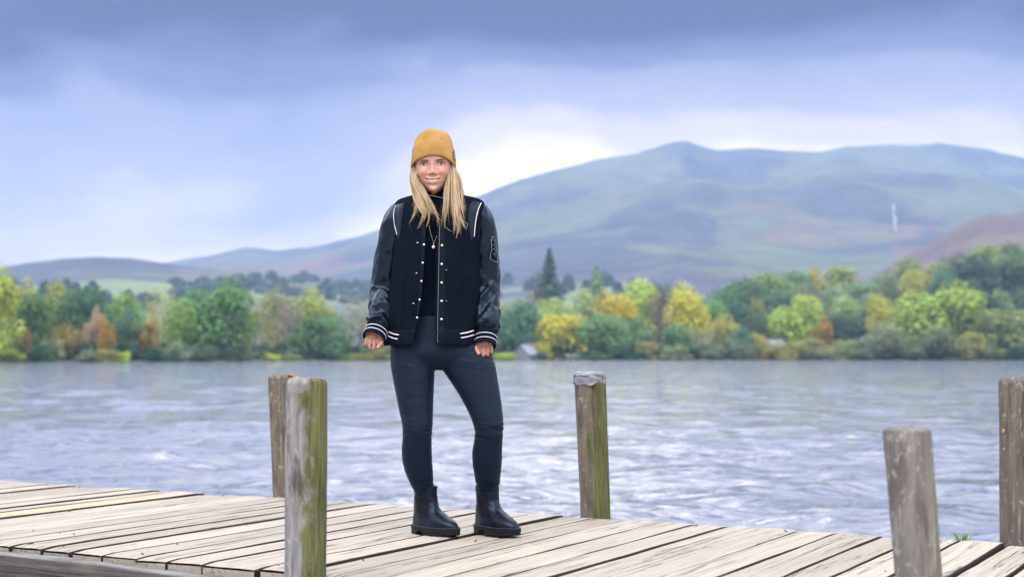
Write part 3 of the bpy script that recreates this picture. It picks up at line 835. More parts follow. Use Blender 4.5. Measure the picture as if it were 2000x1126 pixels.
TREES = [
    # ---- left shore, from the left edge to the woman
    (-12, 524, 95, 4, 'tall', (.17, .19, .03), 'tall yellow green tree cut off by the left edge of the picture'),
    (-90, 560, 90, 12, 'round', GREEN, 'green tree just beyond the left edge'),
    (45, 548, 48, 70, 'tall', PALE, 'pale green tree peeping out beside the leftmost tall tree'),
    (62, 574, 72, 20, 'round', (.035, .072, .026), 'dark green round tree next to the leftmost tall tree'),
    (105, 552, 66, 60, 'round', OLIVE, 'olive tree behind the orange tinted branches on the left'),
    (156, 566, 104, 34, 'wide', (.032, .066, .026), 'broad dark green tree behind the two orange birches'),
    (46, 642, 34, 8, 'sparse', ORAN, 'small orange tree at the waterline near the left edge'),
    (122, 632, 76, 14, 'sparse', (.21, .17, .045), 'low spreading tree with orange leaves above the left cottage'),
    (186, 603, 36, 16, 'tall', (.24, .19, .14), 'pale birch with grey pink middle, left of the orange one'),
    (208, 621, 30, 12, 'tall', ORAN, 'slender orange birch on the left shore'),
    (202, 570, 34, 70, 'conifer', TEAL, 'small grey green pointed tree above the orange birches', 'conifer_tree'),
    (243, 576, 74, 44, 'round', (.075, .135, .03), 'bright green round topped tree right of the orange birches'),
    (254, 604, 62, 14, 'tall', TEAL, 'blue green tree in front of the bright round topped one'),
    (286, 628, 50, 8, 'tall', (.20, .155, .035), 'ochre yellow tree at the waterline below the left hill'),
    (318, 561, 60, 46, 'sparse', (.14, .15, .045), 'thin yellowish tree left of the biggest green oak'),
    (350, 586, 58, 24, 'round', (.10, .14, .035), 'light green tree touching the biggest oak on its left'),
    (422, 554, 142, 18, 'wide', (.055, .105, .028), 'biggest dark green oak on the left shore'),
    (497, 577, 78, 26, 'sparse', OLIVE, 'olive tree with yellowing top right of the biggest oak'),
    (536, 568, 60, 60, 'round', SAGE, 'pale grey green tree between the oak and the grey one'),
    (566, 582, 70, 22, 'sparse', GREY, 'grey brown half bare tree above the dark split post'),
    (612, 567, 84, 36, 'tall', (.125, .135, .03), 'tall yellow tipped tree left of the woman'),
    (626, 619, 108, 8, 'wide', (.050, .095, .035), 'rounded green tree at the water, left of the woman'),
    (706, 582, 82, 26, 'sparse', (.135, .14, .075), 'pale greyish tree beside the left sleeve of the jacket'),
    (748, 600, 70, 18, 'round', OLIVE, 'olive tree hidden for the most part by the left sleeve'),
    (800, 590, 90, 24, 'round', GREEN, 'green tree hidden behind the jacket'),
    (880, 590, 90, 24, 'round', TEAL, 'blue green tree hidden behind the jacket and right sleeve'),
    # ---- right of the woman
    (1000, 590, 92, 20, 'round', TEAL, 'blue green tree beside the right sleeve of the jacket'),
    (968, 586, 60, 50, 'round', PALE, 'pale tree peeping over the right cuff'),
    (1044, 560, 48, 150, 'sparse', BROWN, 'reddish brown tree at the foot of the tall dark conifer'),
    (1073, 490, 74, 160, 'conifer', (.020, .045, .030), 'tallest dark conifer standing above all other trees', 'conifer_tree'),
    (1080, 586, 78, 60, 'round', (.13, .17, .055), 'light green tree in front of the tall dark conifer'),
    (1132, 569, 60, 74, 'round', PALE, 'pale green tree left of the pointed larch'),
    (1166, 523, 66, 92, 'conifer', (.085, .135, .045), 'pointed light green larch', 'conifer_tree'),
    (1202, 576, 76, 50, 'round', YELL, 'yellow topped tree in front of the pointed larch'),
    (1110, 616, 108, 14, 'wide', YG, 'big yellow green round tree above the grey boathouse'),
    (1182, 615, 88, 8, 'round', (.060, .115, .045), 'blue green round tree right of the yellow green one'),
    (1242, 552, 88, 96, 'round', (.17, .20, .035), 'yellow topped wide tree below the reddish knoll'),
    (1232, 622, 70, 18, 'tall', (.055, .10, .035), 'green tree at the water left of the purple grey one'),
    (1292, 556, 46, 100, 'round', (.04, .075, .035), 'dark rounded top behind the purple grey tree'),
    (1287, 572, 48, 26, 'sparse', (.13, .095, .095), 'purple grey bare looking tree left of the bright yellow one'),
    (1337, 552, 60, 96, 'round', PALE, 'pale tree top above the bright yellow tree'),
    (1339, 572, 80, 40, 'tall', YELL, 'bright yellow tree, the yellowest on the far shore'),
    (1332, 634, 74, 10, 'round', (.06, .10, .035), 'green tree at the water below the bright yellow one'),
    (1386, 583, 62, 50, 'round', (.085, .15, .035), 'fresh green tree touching the bright yellow one'),
    (1412, 618, 56, 24, 'tall', (.17, .18, .05), 'light olive tree right of the fresh green one'),
    (1366, 642, 60, 8, 'bush', SAGE, 'grey green tree at the water under the fresh green one'),
    (1430, 560, 84, 150, 'round', TEAL, 'blue green tree at the left foot of the wooded slope'),
    (1463, 544, 82, 150, 'round', (.05, .075, .03), 'dark tree with yellow fringe at the foot of the wooded slope'),
    (1440, 600, 78, 60, 'round', DARK, 'very dark tree below the yellow fringed one'),
    (1476, 585, 36, 70, 'tall', OLIVE, 'small olive tree in front of the yellow fringed one'),
    (1478, 616, 54, 40, 'round', (.035, .06, .04), 'dark blue green tree left of the lime green one'),
    (1512, 535, 88, 230, 'round', (.075, .12, .035), 'green tree on the crest right of the yellow fringed one'),
    (1552, 529, 66, 250, 'round', (.07, .105, .045), 'second green tree on the crest, left of the yellow spike'),
    (1594, 523, 30, 255, 'tall', (.30, .25, .03), 'small yellow spike of a tree on the wooded crest'),
    (1641, 521, 70, 255, 'wide', (.13, .165, .045), 'light green tree on the crest right of the yellow spike'),
    (1530, 570, 70, 170, 'round', TEAL, 'blue green tree on the slope above the lime green one'),
    (1577, 556, 56, 190, 'sparse', GREY, 'grey tree on the slope below the yellow spike'),
    (1622, 562, 72, 180, 'round', SAGE, 'sage green tree on the slope below the light crest tree'),
    (1680, 552, 76, 210, 'round', (.085, .12, .05), 'green tree on the slope left of the pale tall one'),
    (1555, 580, 100, 40, 'round', LIME, 'lime green tree standing over the white house'),
    (1608, 622, 38, 24, 'tall', (.30, .20, .035), 'small orange yellow tree right of the lime green one'),
    (1652, 614, 86, 60, 'round', (.025, .055, .035), 'dark tree between the orange yellow one and the big lime one'),
    (1640, 580, 64, 110, 'round', (.11, .145, .05), 'light green tree above the dark one on the right slope'),
    (1698, 575, 60, 120, 'tall', SAGE, 'tall pale sage tree on the right slope'),
    (1766, 507, 78, 270, 'round', (.10, .125, .04), 'olive green tree highest on the middle of the right crest'),
    (1726, 535, 60, 240, 'round', (.095, .13, .055), 'pale green tree left of the olive one on the right crest'),
    (1792, 528, 64, 200, 'round', (.15, .17, .035), 'yellowish tree below the olive one on the right crest'),
    (1836, 529, 62, 190, 'round', TEAL, 'blue green tree right of the yellowish one on the slope'),
    (1840, 512, 60, 250, 'round', OLIVE, 'olive tree behind the blue green one on the right crest'),
    (1886, 500, 112, 210, 'round', (.028, .055, .032), 'big dark tree on the upper right slope'),
    (1932, 479, 80, 290, 'wide', (.11, .15, .04), 'light green tree on the crest above the big dark one'),
    (1976, 474, 62, 300, 'round', (.045, .08, .035), 'dark green tree on the crest by the right edge'),
    (1982, 498, 96, 220, 'round', (.045, .075, .032), 'dark green tree cut off by the right edge'),
    (2050, 480, 110, 240, 'round', GREEN, 'green tree just beyond the right edge'),
    (1958, 566, 44, 120, 'tall', (.09, .12, .045), 'slim light tree on the slope by the right edge'),
    (1905, 570, 70, 120, 'round', DARK, 'dark shaded tree behind the biggest lime green one'),
    (1838, 560, 172, 34, 'wide', (.125, .185, .035), 'biggest lime green tree, wide and round, on the right shore'),
    (1726, 578, 70, 50, 'tall', (.15, .165, .03), 'yellow green tree left of the biggest lime green one'),
    (1762, 600, 60, 60, 'round', (.06, .10, .035), 'shaded green tree between yellow green and biggest lime trees'),
    (1966, 606, 112, 14, 'round', (.10, .115, .04), 'olive tree at the water by the right edge'),
    (2060, 600, 110, 14, 'round', OLIVE, 'olive tree beyond the right edge at the water'),
    (1732, 634, 92, 8, 'bush', SAGE, 'grey green rounded tree at the water left of the biggest lime one'),
    (1832, 640, 104, 6, 'bush', (.065, .09, .045), 'dark sage tree at the water under the biggest lime one'),
]
for (u, vt, w, bk, kd, col, lab, *nm) in TREES:
    tree(u, vt, w, bk, kd, col, lab, nm[0] if nm else 'deciduous_tree')

# bushes along the waterline
BUSHES = [
    (72, 672, 44, 4, DARK, 'dark bush beside the left cottage'), (100, 664, 46, 10, OLIVE, 'olive bush over the roof of the left cottage'),
    (20, 680, 50, 3, YG, 'yellow green bush under the leftmost tall tree'), (170, 684, 60, 3, SAGE, 'sage bush on the water under the pale birch'),
    (212, 682, 44, 3, OLIVE, 'olive bush under the slender orange birch'), (240, 688, 30, 2, LIME, 'small lime bush left of the ochre tree'),
    (300, 676, 60, 3, DARK, 'dark bush right of the ochre tree'), (345, 668, 56, 3, SAGE, 'grey green bush under the light tree by the oak'),
    (392, 676, 64, 2, (.045, .07, .035), 'dark green bush under the left half of the biggest oak'), (452, 674, 60, 2, TEAL, 'blue green bush under the right half of the biggest oak'),
    (476, 664, 30, 6, OLIVE, 'light olive bush right of the biggest oak'), (525, 690, 40, 2, YG, 'yellow green bush below the grey brown tree'),
    (560, 692, 50, 2, OLIVE, 'long low olive bush below the grey brown tree'), (672, 692, 34, 2, LIME, 'small bright lime bush left of the left hand'),
    (705, 690, 40, 2, (.15, .165, .03), 'bright yellow bush just below the left hand'), (740, 680, 40, 3, OLIVE, 'olive bush by the left thigh'),
    (985, 688, 40, 3, LIME, 'bright green bush below the right hand'), (1062, 670, 40, 5, YELL, 'yellow bush touching the roof of the grey boathouse'),
    (1052, 686, 36, 2, TEAL, 'blue green bush right of the grey boathouse'), (1150, 684, 80, 2, GREEN, 'green bush under the big yellow green tree'),
    (1262, 668, 46, 4, OLIVE, 'olive bush left of the purple grey trunk'), (1312, 676, 56, 2, SAGE, 'sage bush below the bright yellow tree'),
    (1390, 672, 60, 2, (.07, .085, .05), 'dark sage bush right of the bright yellow tree'), (1442, 640, 54, 6, TEAL, 'blue green bush under the very dark tree'),
    (1448, 660, 50, 3, SAGE, 'sage bush at the water under the very dark tree'), (1484, 652, 46, 6, (.16, .165, .04), 'yellowish bush left of the white house'),
    (1540, 664, 70, 3, OLIVE, 'olive bush in front of the white house'), (1590, 660, 60, 3, (.11, .11, .04), 'brownish olive bush right of the white house'),
    (1650, 664, 56, 4, OLIVE, 'olive bush hiding the pale house'), (1686, 656, 56, 3, SAGE, 'pale sage bush right of the pale house'),
    (1780, 664, 60, 2, (.06, .09, .04), 'dark green bush under the left half of the biggest lime tree'), (1890, 650, 70, 4, OLIVE, 'olive bush under the right half of the biggest lime tree'),
    (1930, 672, 70, 2, (.07, .085, .04), 'dark olive bush left of the olive tree by the right edge'), (1990, 676, 60, 2, DARK, 'dark bush in the right corner of the far shore'),
    (1230, 684, 60, 2, DARK, 'dark bush under the green tree left of the purple grey one'), (1700, 682, 70, 2, DARK, 'dark low bush between the pale house and biggest lime tree'),
    (1600, 684, 80, 2, SAGE, 'long low sage bush in front of the brownish olive one'), (1015, 688, 30, 14, DARK, 'dark bush behind the grey boathouse'),
]
for (u, vt, w, bk, col, lab) in BUSHES:
    tree(u, vt, w, bk, 'bush', col, lab, 'shoreline_bush', 'bush', .97, 'bushes along the far waterline')

# woods farther off on the lower slopes: too far to tell tree from tree
rgw = np.random.default_rng(77)
Pw, Nw = [], []
def wood_clump(u, v, y0, y1, hgt, wpx):
    y = on_hill(u, v, y0, y1); zg = float(land(u, y)); w = wpx * y / F
    x = (u - 1000) / F * y
    m = 260
    d = rgw.normal(0, 1, (m, 3)); d /= np.linalg.norm(d, axis=1)[:, None]; d[:, 2] = np.abs(d[:, 2])
    Pw.append(np.array([x, y, zg]) + d * np.array([w / 2, w / 2, hgt]) * rgw.uniform(.75, 1.05, (m, 1))); Nw.append(d)
for i in range(150):
    reg = rgw.integers(0, 10)
    if reg < 6:
        u = rgw.uniform(340, 780); v = rgw.uniform(548, 590) + 8 * math.sin(u * .02); wood_clump(u, v, 760, 2200, rgw.uniform(6, 12), rgw.uniform(18, 40))
    elif reg < 8:
        u = rgw.uniform(950, 1260); v = rgw.uniform(552, 580); wood_clump(u, v, 800, 2200, rgw.uniform(8, 15), rgw.uniform(14, 30))
    else:
        u = rgw.uniform(10, 330); v = rgw.uniform(565, 610); wood_clump(u, v, 700, 1900, rgw.uniform(9, 16), rgw.uniform(16, 32))
V, Fc = leaf_quads(np.vstack(Pw), np.vstack(Nw), 2.4, rgw)
wood = mesh_obj('distant_wood', V, Fc, M_leaf, smooth=False)
wood.color = (.075, .12, .09, 1)
tag(wood, 'hazy dark woods on the lower slopes behind the shore trees', 'woodland', kind='stuff')

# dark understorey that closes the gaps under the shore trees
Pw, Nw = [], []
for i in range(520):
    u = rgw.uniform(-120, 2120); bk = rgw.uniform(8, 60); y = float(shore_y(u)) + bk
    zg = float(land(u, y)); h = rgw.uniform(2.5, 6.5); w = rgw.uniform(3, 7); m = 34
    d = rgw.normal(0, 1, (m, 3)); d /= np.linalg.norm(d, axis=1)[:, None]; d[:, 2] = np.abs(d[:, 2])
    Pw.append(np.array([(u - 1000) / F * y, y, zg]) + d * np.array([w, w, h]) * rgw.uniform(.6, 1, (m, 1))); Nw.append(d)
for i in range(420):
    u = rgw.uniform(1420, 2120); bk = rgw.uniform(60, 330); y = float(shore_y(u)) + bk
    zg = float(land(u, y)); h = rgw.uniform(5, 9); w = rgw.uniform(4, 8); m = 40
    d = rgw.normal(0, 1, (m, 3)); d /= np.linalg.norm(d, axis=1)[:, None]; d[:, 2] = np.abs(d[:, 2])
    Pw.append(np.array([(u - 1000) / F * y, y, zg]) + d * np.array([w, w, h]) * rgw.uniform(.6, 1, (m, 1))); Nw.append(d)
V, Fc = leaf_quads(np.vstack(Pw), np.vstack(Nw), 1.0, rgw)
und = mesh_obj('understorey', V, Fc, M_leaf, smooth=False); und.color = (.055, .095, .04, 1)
tag(und, 'tangled low growth between the shore trees', 'undergrowth', kind='stuff')

# ================================================================== houses on the far shore
M_render = material('white_render', (.42, .43, .45), .8)
M_stone = material('grey_stone', (.17, .17, .19), .9)
M_slate = material('slate_roof', (.15, .155, .175), .7)
M_glass = material('window_glass', (.03, .04, .05), .15)
M_door = material('green_door', (.05, .09, .07), .5)
def house(u, back, L, Wd, eave, rise, rot, label, wallmat, name='house', lift=0.0, roofmat=None):
    Y = float(shore_y(u)) + back; zb = float(land(u, Y)) - .4 + lift
    r = empty(name, ((u - 1000) / F * Y, Y, zb), rot); tag(r, label, 'house')
    eave += .4
    V = [(-L/2, -Wd/2, 0), (L/2, -Wd/2, 0), (L/2, Wd/2, 0), (-L/2, Wd/2, 0), (-L/2, -Wd/2, eave), (L/2, -Wd/2, eave), (L/2, Wd/2, eave), (-L/2, Wd/2, eave), (-L/2, 0, eave + rise), (L/2, 0, eave + rise)]
    mesh_obj('wall', V, [(0, 1, 5, 4), (2, 3, 7, 6), (0, 4, 8, 7, 3), (1, 2, 6, 9, 5), (0, 3, 2, 1)], wallmat, r, False)
    m = MB(); o = .35
    sl = math.atan2(rise, Wd / 2); ln = math.hypot(rise, Wd / 2) + o
    for s in (-1, 1):
        R = np.array(Matrix.Rotation(-s * sl, 3, 'X'))
        cy = s * (Wd / 4 + o / 2 * math.cos(sl)); cz = eave + rise / 2 - o / 2 * math.sin(sl) + .13
        m.box((0, cy, cz), (L + 2 * o, ln, .16), R)
    rf = m.build('roof', roofmat or M_slate, r, False)
    m = MB(); m.box((L * .32, 0, eave + rise + .4), (.8, .8, 1.3)); m.box((L * .32, 0, eave + rise + 1.15), (.45, .45, .3)); m.build('chimney', M_stone, rf, False)
    for k in range(max(2, int(L / 3))):
        x = -L / 2 + (k + .5) * L / max(2, int(L / 3))
        if k == 0:
            m = MB(); m.box((x, -Wd/2 - .03, 1.35), (1.0, .10, 2.0)); m.build('door', M_door, r, False)
        else:
            m = MB(); m.box((x, -Wd/2 - .02, eave * .58), (1.15, .10, 1.25)); w_ = m.build('window', M_render, r, False)
            m = MB(); m.box((x, -Wd/2 - .05, eave * .58), (.95, .10, 1.05)); m.build('pane', M_glass, w_, False)
    m = MB(); m.box((-L/2 - .02, 0, eave * .9), (.10, 1.0, 1.1)); w_ = m.build('window', M_render, r, False)
    m = MB(); m.box((-L/2 - .05, 0, eave * .9), (.10, .8, .9)); m.build('pane', M_glass, w_, False)
    return r
house(1028, 5, 6.0, 7.0, 1.8, 3.2, .9, 'grey roofed boathouse at the water right of the woman', M_stone, 'boathouse', roofmat=material('pale_slate_roof', (.22, .23, .30), .6))
house(1512, 22, 7.0, 6.0, 3.6, 2.2, .5, 'white house half hidden under the lime green tree', M_render, lift=.8)
house(1636, 22, 6.0, 5.0, 2.6, 1.8, -.3, 'pale house half hidden by bushes on the right shore', M_render, lift=.2)
house(92, 16, 7.0, 4.5, 1.6, 1.5, .35, 'pale cottage among the bushes near the left edge', M_render)
house(1120, 3, 5.0, 3.0, 1.0, .8, .1, 'tiny purple grey shed at the water under the yellow green tree', material('mauve_shed_wood', (.22, .18, .26), .8), 'shed')
# ================================================================== the woman on the jetty
from mathutils.bvhtree import BVHTree
PX, PY = -.18, 5.70
person = empty('person', (PX, PY, 0))
tag(person, 'smiling woman in mustard beanie, dark varsity jacket, black leggings and ankle boots', 'person')
def q(u, v, dy=0.0):
    Y = PY + dy
    return np.array([(u - 1000) / F * Y - PX, dy, CAMH + (HZ - v) / F * Y])
PXM = PY / F                                     # metres per photo pixel at her distance

def fine_noise_bump(scale, strength, dist, det=4):
    def f(T, b):
        tc = T.node('ShaderNodeTexCoord').outputs['Object']
        T.put(b.inputs['Normal'], T.bump(T.noise(tc, scale, det, .6), strength, dist))
    return f
def leather_build(T, b):
    tc = T.node('ShaderNodeTexCoord').outputs['Object']
    n = T.noise(tc, 26, 2, .5, .3); g = T.noise(tc, 380, 2, .5)
    T.put(b.inputs['Normal'], T.bump(T.math('ADD', T.math('MULTIPLY', n, .35), T.math('MULTIPLY', g, .05)), .22, .006))
    T.put(b.inputs['Roughness'], T.mapr(n, .3, .7, .27, .35))
M_leather = material('black_sleeve_leather', (.0018, .0042, .0100), .3, .27, leather_build)
def wool_build(T, b):
    tc = T.node('ShaderNodeTexCoord').outputs['Object']
    n = T.noise(tc, 300, 3, .6); p = T.noise(tc, 12, 3, .5)
    T.put(b.inputs['Base Color'], T.mix(p, (.0022, .0040, .0080), (.0048, .0085, .0155)))
    T.put(b.inputs['Normal'], T.bump(n, .5, .002))
M_wool = material('black_wool', rough=.95, spec=.03, build=wool_build)
M_wool.node_tree.nodes['Principled BSDF'].inputs['Sheen Weight'].default_value = .0
def rib_build(T, b):
    tc = T.node('ShaderNodeTexCoord').outputs['Object']
    w = T.node('ShaderNodeTexWave', wave_type='BANDS', bands_direction='X'); T.put(w.inputs[0], tc); w.inputs['Scale'].default_value = 55
    T.put(b.inputs['Normal'], T.bump(w.outputs['Fac'], .5, .003))
M_rib = material('navy_rib_knit', (.004, .0065, .017), .9, .06, rib_build)
M_white = material('white_trim', (.50, .51, .54), .7)
M_top = material('navy_knit_top', (.003, .0055, .015), .92, .05, rib_build)
def legging_build(T, b):
    tc = T.node('ShaderNodeTexCoord').outputs['Object']
    n = T.noise(tc, 500, 2, .5); w = T.noise(T.scalevec(tc, (9, 9, 26)), 1.0, 4, .55, .8)
    T.put(b.inputs['Normal'], T.bump(T.math('ADD', w, T.math('MULTIPLY', n, .05)), .35, .010))
M_legging = material('black_stretch_fabric', (.0028, .0092, .0225), .5, .13, legging_build)
for m_ in (M_leather,): m_.node_tree.nodes['Principled BSDF'].inputs['Specular Tint'].default_value = (.55, .75, 1.0, 1)
M_boot = material('black_boot_leather', (.0020, .0030, .0075), .25, .26, leather_build)
M_boot.node_tree.nodes['Principled BSDF'].inputs['Specular Tint'].default_value = (.6, .78, 1.0, 1)
M_gore = material('boot_elastic', (.006, .008, .014), .85, .1, rib_build)
M_sole = material('black_rubber_sole', (.004, .006, .009), .6, .2)
M_stitch = material('grey_welt_stitch', (.085, .095, .11), .8)
M_metal = material('silver_snap', (.48, .50, .54), .35, Metallic=1.0)
M_gold = material('gold_chain', (.75, .62, .40), .3, Metallic=1.0)
M_pearl = material('pearl', (.85, .83, .80), .2)
def beanie_build(T, b):
    tc = T.node('ShaderNodeTexCoord').outputs['Object']
    n = T.noise(tc, 160, 3, .6); p = T.noise(tc, 18, 3, .55)
    T.put(b.inputs['Base Color'], T.mix(T.mapr(p, .3, .7), (.245, .138, .042), (.325, .195, .066)))
    T.put(b.inputs['Normal'], T.bump(n, .6, .002))
M_beanie = material('mustard_rib_knit', rough=.92, spec=.15, build=beanie_build)
def skin_build(T, b):
    at = T.node('ShaderNodeAttribute', attribute_name='tint')
    tc = T.node('ShaderNodeTexCoord').outputs['Object']
    n = T.noise(tc, 140, 3, .55)
    T.put(b.inputs['Base Color'], T.mix(T.mapr(n, .3, .7, 0, .12), at.outputs[0], (.60, .26, .17)))
    T.put(b.inputs['Normal'], T.bump(n, .12, .001))
    b.inputs['Subsurface Weight'].default_value = .12
    b.inputs['Subsurface Radius'].default_value = (.012, .005, .003)
    b.inputs['Subsurface Scale'].default_value = .6
M_skin = material('skin', rough=.42, spec=.45, build=skin_build)
def hair_build(T, b):
    geo = T.node('ShaderNodeNewGeometry')
    r = geo.outputs['Random Per Island']
    tc = T.node('ShaderNodeTexCoord').outputs['Object']
    p = T.noise(T.scalevec(tc, (30, 30, 6)), 1.0, 3, .5)
    c = T.ramp(r, [(0, (.07, .042, .024)), (.22, (.18, .11, .055)), (.45, (.42, .30, .165)), (1, (.70, .57, .39))])
    c = T.mix(T.mapr(p, .3, .7, 0, .4), c, (.26, .17, .09))
    T.put(b.inputs['Base Color'], c)
M_hair = material('blonde_hair', rough=.38, spec=.5, build=hair_build)

# ---------------------------------------------------------------- head shape
HC = q(846.5, 322, -.035)                        # between the eyes, on the head's axis
mm = .001
_z = np.array([-119, -113, -104, -90, -66, -40, -10, 20, 50, 80, 100, 108]) * mm
_w = np.array([5, 14, 27, 41, 56, 67, 71, 72, 71, 61, 38, 2]) * mm
_f = np.array([58, 74, 81, 83, 84, 84, 85, 89, 87, 72, 44, 2]) * mm
_b = np.array([2, 8, 20, 38, 60, 78, 88, 95, 95, 80, 48, 2]) * mm
def prof(z, arr):
    return np.interp(z, _z, arr)
def gau(x, z, cx, cz, sx, sz):
    return np.exp(-((x - cx * mm) / (sx * mm)) ** 2 - ((z - cz * mm) / (sz * mm)) ** 2)
def face_disp(x, z):
    """relief of the face, metres forward"""
    d = 0 * x
    zz = z / mm
    # nose: bridge growing to the tip, cut off under it
    amp = np.interp(zz, [-52, -47, -44, -39, -33, -20, -5, 8, 20], [0, 0, 6, 18, 20.5, 13.5, 7, 3, 0])
    wid = np.interp(zz, [-46, -38, -25, -10, 10], [9.8, 9.4, 8.0, 7.2, 9]) * mm
    d += amp * mm * np.exp(-(np.abs(x) / wid) ** 2.2)
    for s in (-1, 1):
        d += 5.2 * mm * gau(x, z, s * 13.5, -38, 4.8, 5.2)            # nostril wings
        d -= 8.0 * mm * gau(x, z, s * 33, -1, 15, 9.5)                # eye sockets
        d += 2.6 * mm * gau(x, z, s * 31, 15, 18, 6)                  # brow ridge
        d += 7.5 * mm * gau(x, z, s * 40, -33, 17, 14)                # smiling cheeks
        d -= 1.6 * mm * gau(x, z, s * 27, -50, 6, 11)                 # smile folds
        d -= .9 * mm * gau(x, z, s * 33, -62, 5, 5)                  # mouth corners
    d += 3.5 * mm * gau(x, z, 0, -35.5, 7.5, 6.0)                     # round nose tip
    d += 3.0 * mm * gau(x, z, 0, -60, 26, 10)
    cur = 8.5 * mm * (x / (28 * mm)) ** 2                             # the smile lifts the corners
    zm = z - cur
    inm = np.clip(1 - (x / (31 * mm)) ** 4, 0, 1)
    d += inm * 3.2 * mm * np.exp(-((zm + 60.5 * mm) / (3.0 * mm)) ** 2)   # upper lip
    d += inm * 4.6 * mm * np.exp(-((zm + 76.5 * mm) / (3.8 * mm)) ** 2)   # lower lip
    d -= inm * 4.2 * mm * np.exp(-((zm + 68.0 * mm) / (4.6 * mm)) ** 4)   # open between the lips
    d -= 2.5 * mm * gau(x, z, 0, -86, 18, 5)
    d += 6.0 * mm * gau(x, z, 0, -102, 17, 11)                        # chin
    return d
HEXP = 2.25
def face_y(x, z):
    w, f = prof(z, _w), prof(z, _f)
    return -f * np.clip(1 - np.abs(x / w) ** HEXP, 0, 1) ** (1 / HEXP) - face_disp(x, z)
Rh = np.array(Matrix.Rotation(math.radians(3.5), 3, 'X') @ Matrix.Rotation(math.radians(-1.5), 3, 'Y'))
def to_person(V):
    return np.asarray(V) @ Rh.T + HC
nth, nz_ = 220, 190
zl = np.concatenate([np.linspace(-119, -40, 95), np.linspace(-40, 40, 70)[1:], np.linspace(40, 108, 27)[1:]]) * mm
th = np.linspace(0, 2 * np.pi, nth, endpoint=False)
# crowd the samples on the face side
th = th + .45 * np.sin(th) * -1 * np.cos(th / 1.0) * 0
HV = []
for z in zl:
    w, f, bk = prof(z, _w), prof(z, _f), prof(z, _b)
    x = w * np.sign(np.sin(th)) * np.abs(np.sin(th)) ** (2 / HEXP)
    c = np.cos(th)
    y = np.where(c > 0, -f, bk) * np.sign(c) * np.sign(c) * np.abs(c) ** (2 / HEXP)
    fw = sstep(.05, .35, c)
    y = y - face_disp(x, np.full_like(x, z)) * fw
    HV.append(np.stack([x, y, np.full_like(x, z)], -1))
HVl = np.vstack(HV)
HF = [tuple(f) for f in grid_faces(nth, len(zl), True)]
n0 = len(HVl)
HVl = np.vstack([HVl, [0, -.04, -.1195], [0, 0, .1085]])
for i in range(nth):
    HF.append((n0, (i + 1) % nth, i)); HF.append((n0 + 1, (len(zl) - 1) * nth + i, (len(zl) - 1) * nth + (i + 1) % nth))
# colours of the face
xh, yh, zh = HVl.T / mm
base = np.array([.335, .188, .150])
fc = np.repeat(base[None], len(HVl), 0)
def blend(mask, col):
    global fc
    fc = fc * (1 - mask[:, None]) + np.array(col) * mask[:, None]
front = yh < -20
for s in (-1, 1):
    blend(.42 * np.exp(-((xh - s * 42) / 18) ** 2 - ((zh + 34) / 15) ** 2) * front, (.52, .165, .11))
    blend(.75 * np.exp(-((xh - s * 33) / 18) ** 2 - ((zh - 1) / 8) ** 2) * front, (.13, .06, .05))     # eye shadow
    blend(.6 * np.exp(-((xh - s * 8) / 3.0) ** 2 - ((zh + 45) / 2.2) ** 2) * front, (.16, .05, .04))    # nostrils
blend(.25 * np.exp(-(xh / 12) ** 2 - ((zh + 36) / 8) ** 2) * front, (.60, .26, .19))
cur = 8.5 * (xh / 28) ** 2; zm = zh - cur
inm = np.clip(1 - (xh / 30.5) ** 6, 0, 1) * front
blend(inm * (np.exp(-((zm + 61.0) / 2.6) ** 4) + np.exp(-((zm + 76.8) / 4.0) ** 4)).clip(0, 1) * .85, (.36, .125, .115))
blend(inm * np.exp(-((zm + 68.0) / 4.6) ** 6) * .9, (.10, .028, .025))
fc_head = fc

# ---------------------------------------------------------------- body under the clothes, with hands
mb = MB()
def limb(rows, nseg=16, sub=4):
    pts = [q(u, v, dy) for (u, v, dy, r) in rows]; rr = [r for *_, r in rows]
    mb.tube(pts, rr, nseg, sub)
# torso, neck
def ringloft(rows, nseg=28, sub=4, e=2.2):
    """rows: uL, uR, v, dy, half depth -> closed loft of level rings"""
    R = []
    for (ul, ur, v, dy, ry) in rows:
        c = q((ul + ur) / 2, v, dy); R.append([*c, (ur - ul) / 2 * (PY + dy) / F, ry])
    R = catmull(np.array(R), sub)
    th = np.linspace(0, 2 * np.pi, nseg, endpoint=False)
    cs, sn = np.cos(th), np.sin(th)
    ex = lambda c: np.sign(c) * np.abs(c) ** (2 / e)
    V = np.stack([R[:, None, 0] + R[:, None, 3] * ex(cs)[None], R[:, None, 1] + R[:, None, 4] * ex(sn)[None], np.repeat(R[:, None, 2], nseg, 1)], -1)
    n = len(R); V = V.reshape(-1, 3)
    fs = [tuple(f[::-1]) for f in grid_faces(nseg, n, True)]
    V = np.vstack([V, R[0, :3], R[-1, :3]])
    for i in range(nseg):
        fs.append((n * nseg, i, (i + 1) % nseg)); fs.append((n * nseg + 1, (n - 1) * nseg + (i + 1) % nseg, (n - 1) * nseg + i))
    return V, fs
mb.add(*ringloft([(824, 872, 350, .005, .048), (825, 873, 375, .01, .050), (815, 885, 392, .012, .060), (785, 925, 406, .01, .075), (785, 925, 430, .01, .085), (795, 912, 490, .005, .085), (806, 900, 550, 0, .078), (790, 912, 620, 0, .085), (785, 930, 680, 0, .095), (800, 920, 715, 0, .06)]))
LA = [(790, 412, .01, .045), (772, 440, .015, .042), (757, 510, .02, .036), (749, 565, .02, .034), (741, 615, -.03, .028), (732, 648, -.075, .023), (727, 662, -.09, .021)]
RA = [(920, 412, .01, .045), (940, 440, .015, .042), (949, 510, .02, .036), (951, 565, .02, .034), (950, 615, -.02, .028), (948, 658, -.055, .023), (946, 674, -.065, .021)]
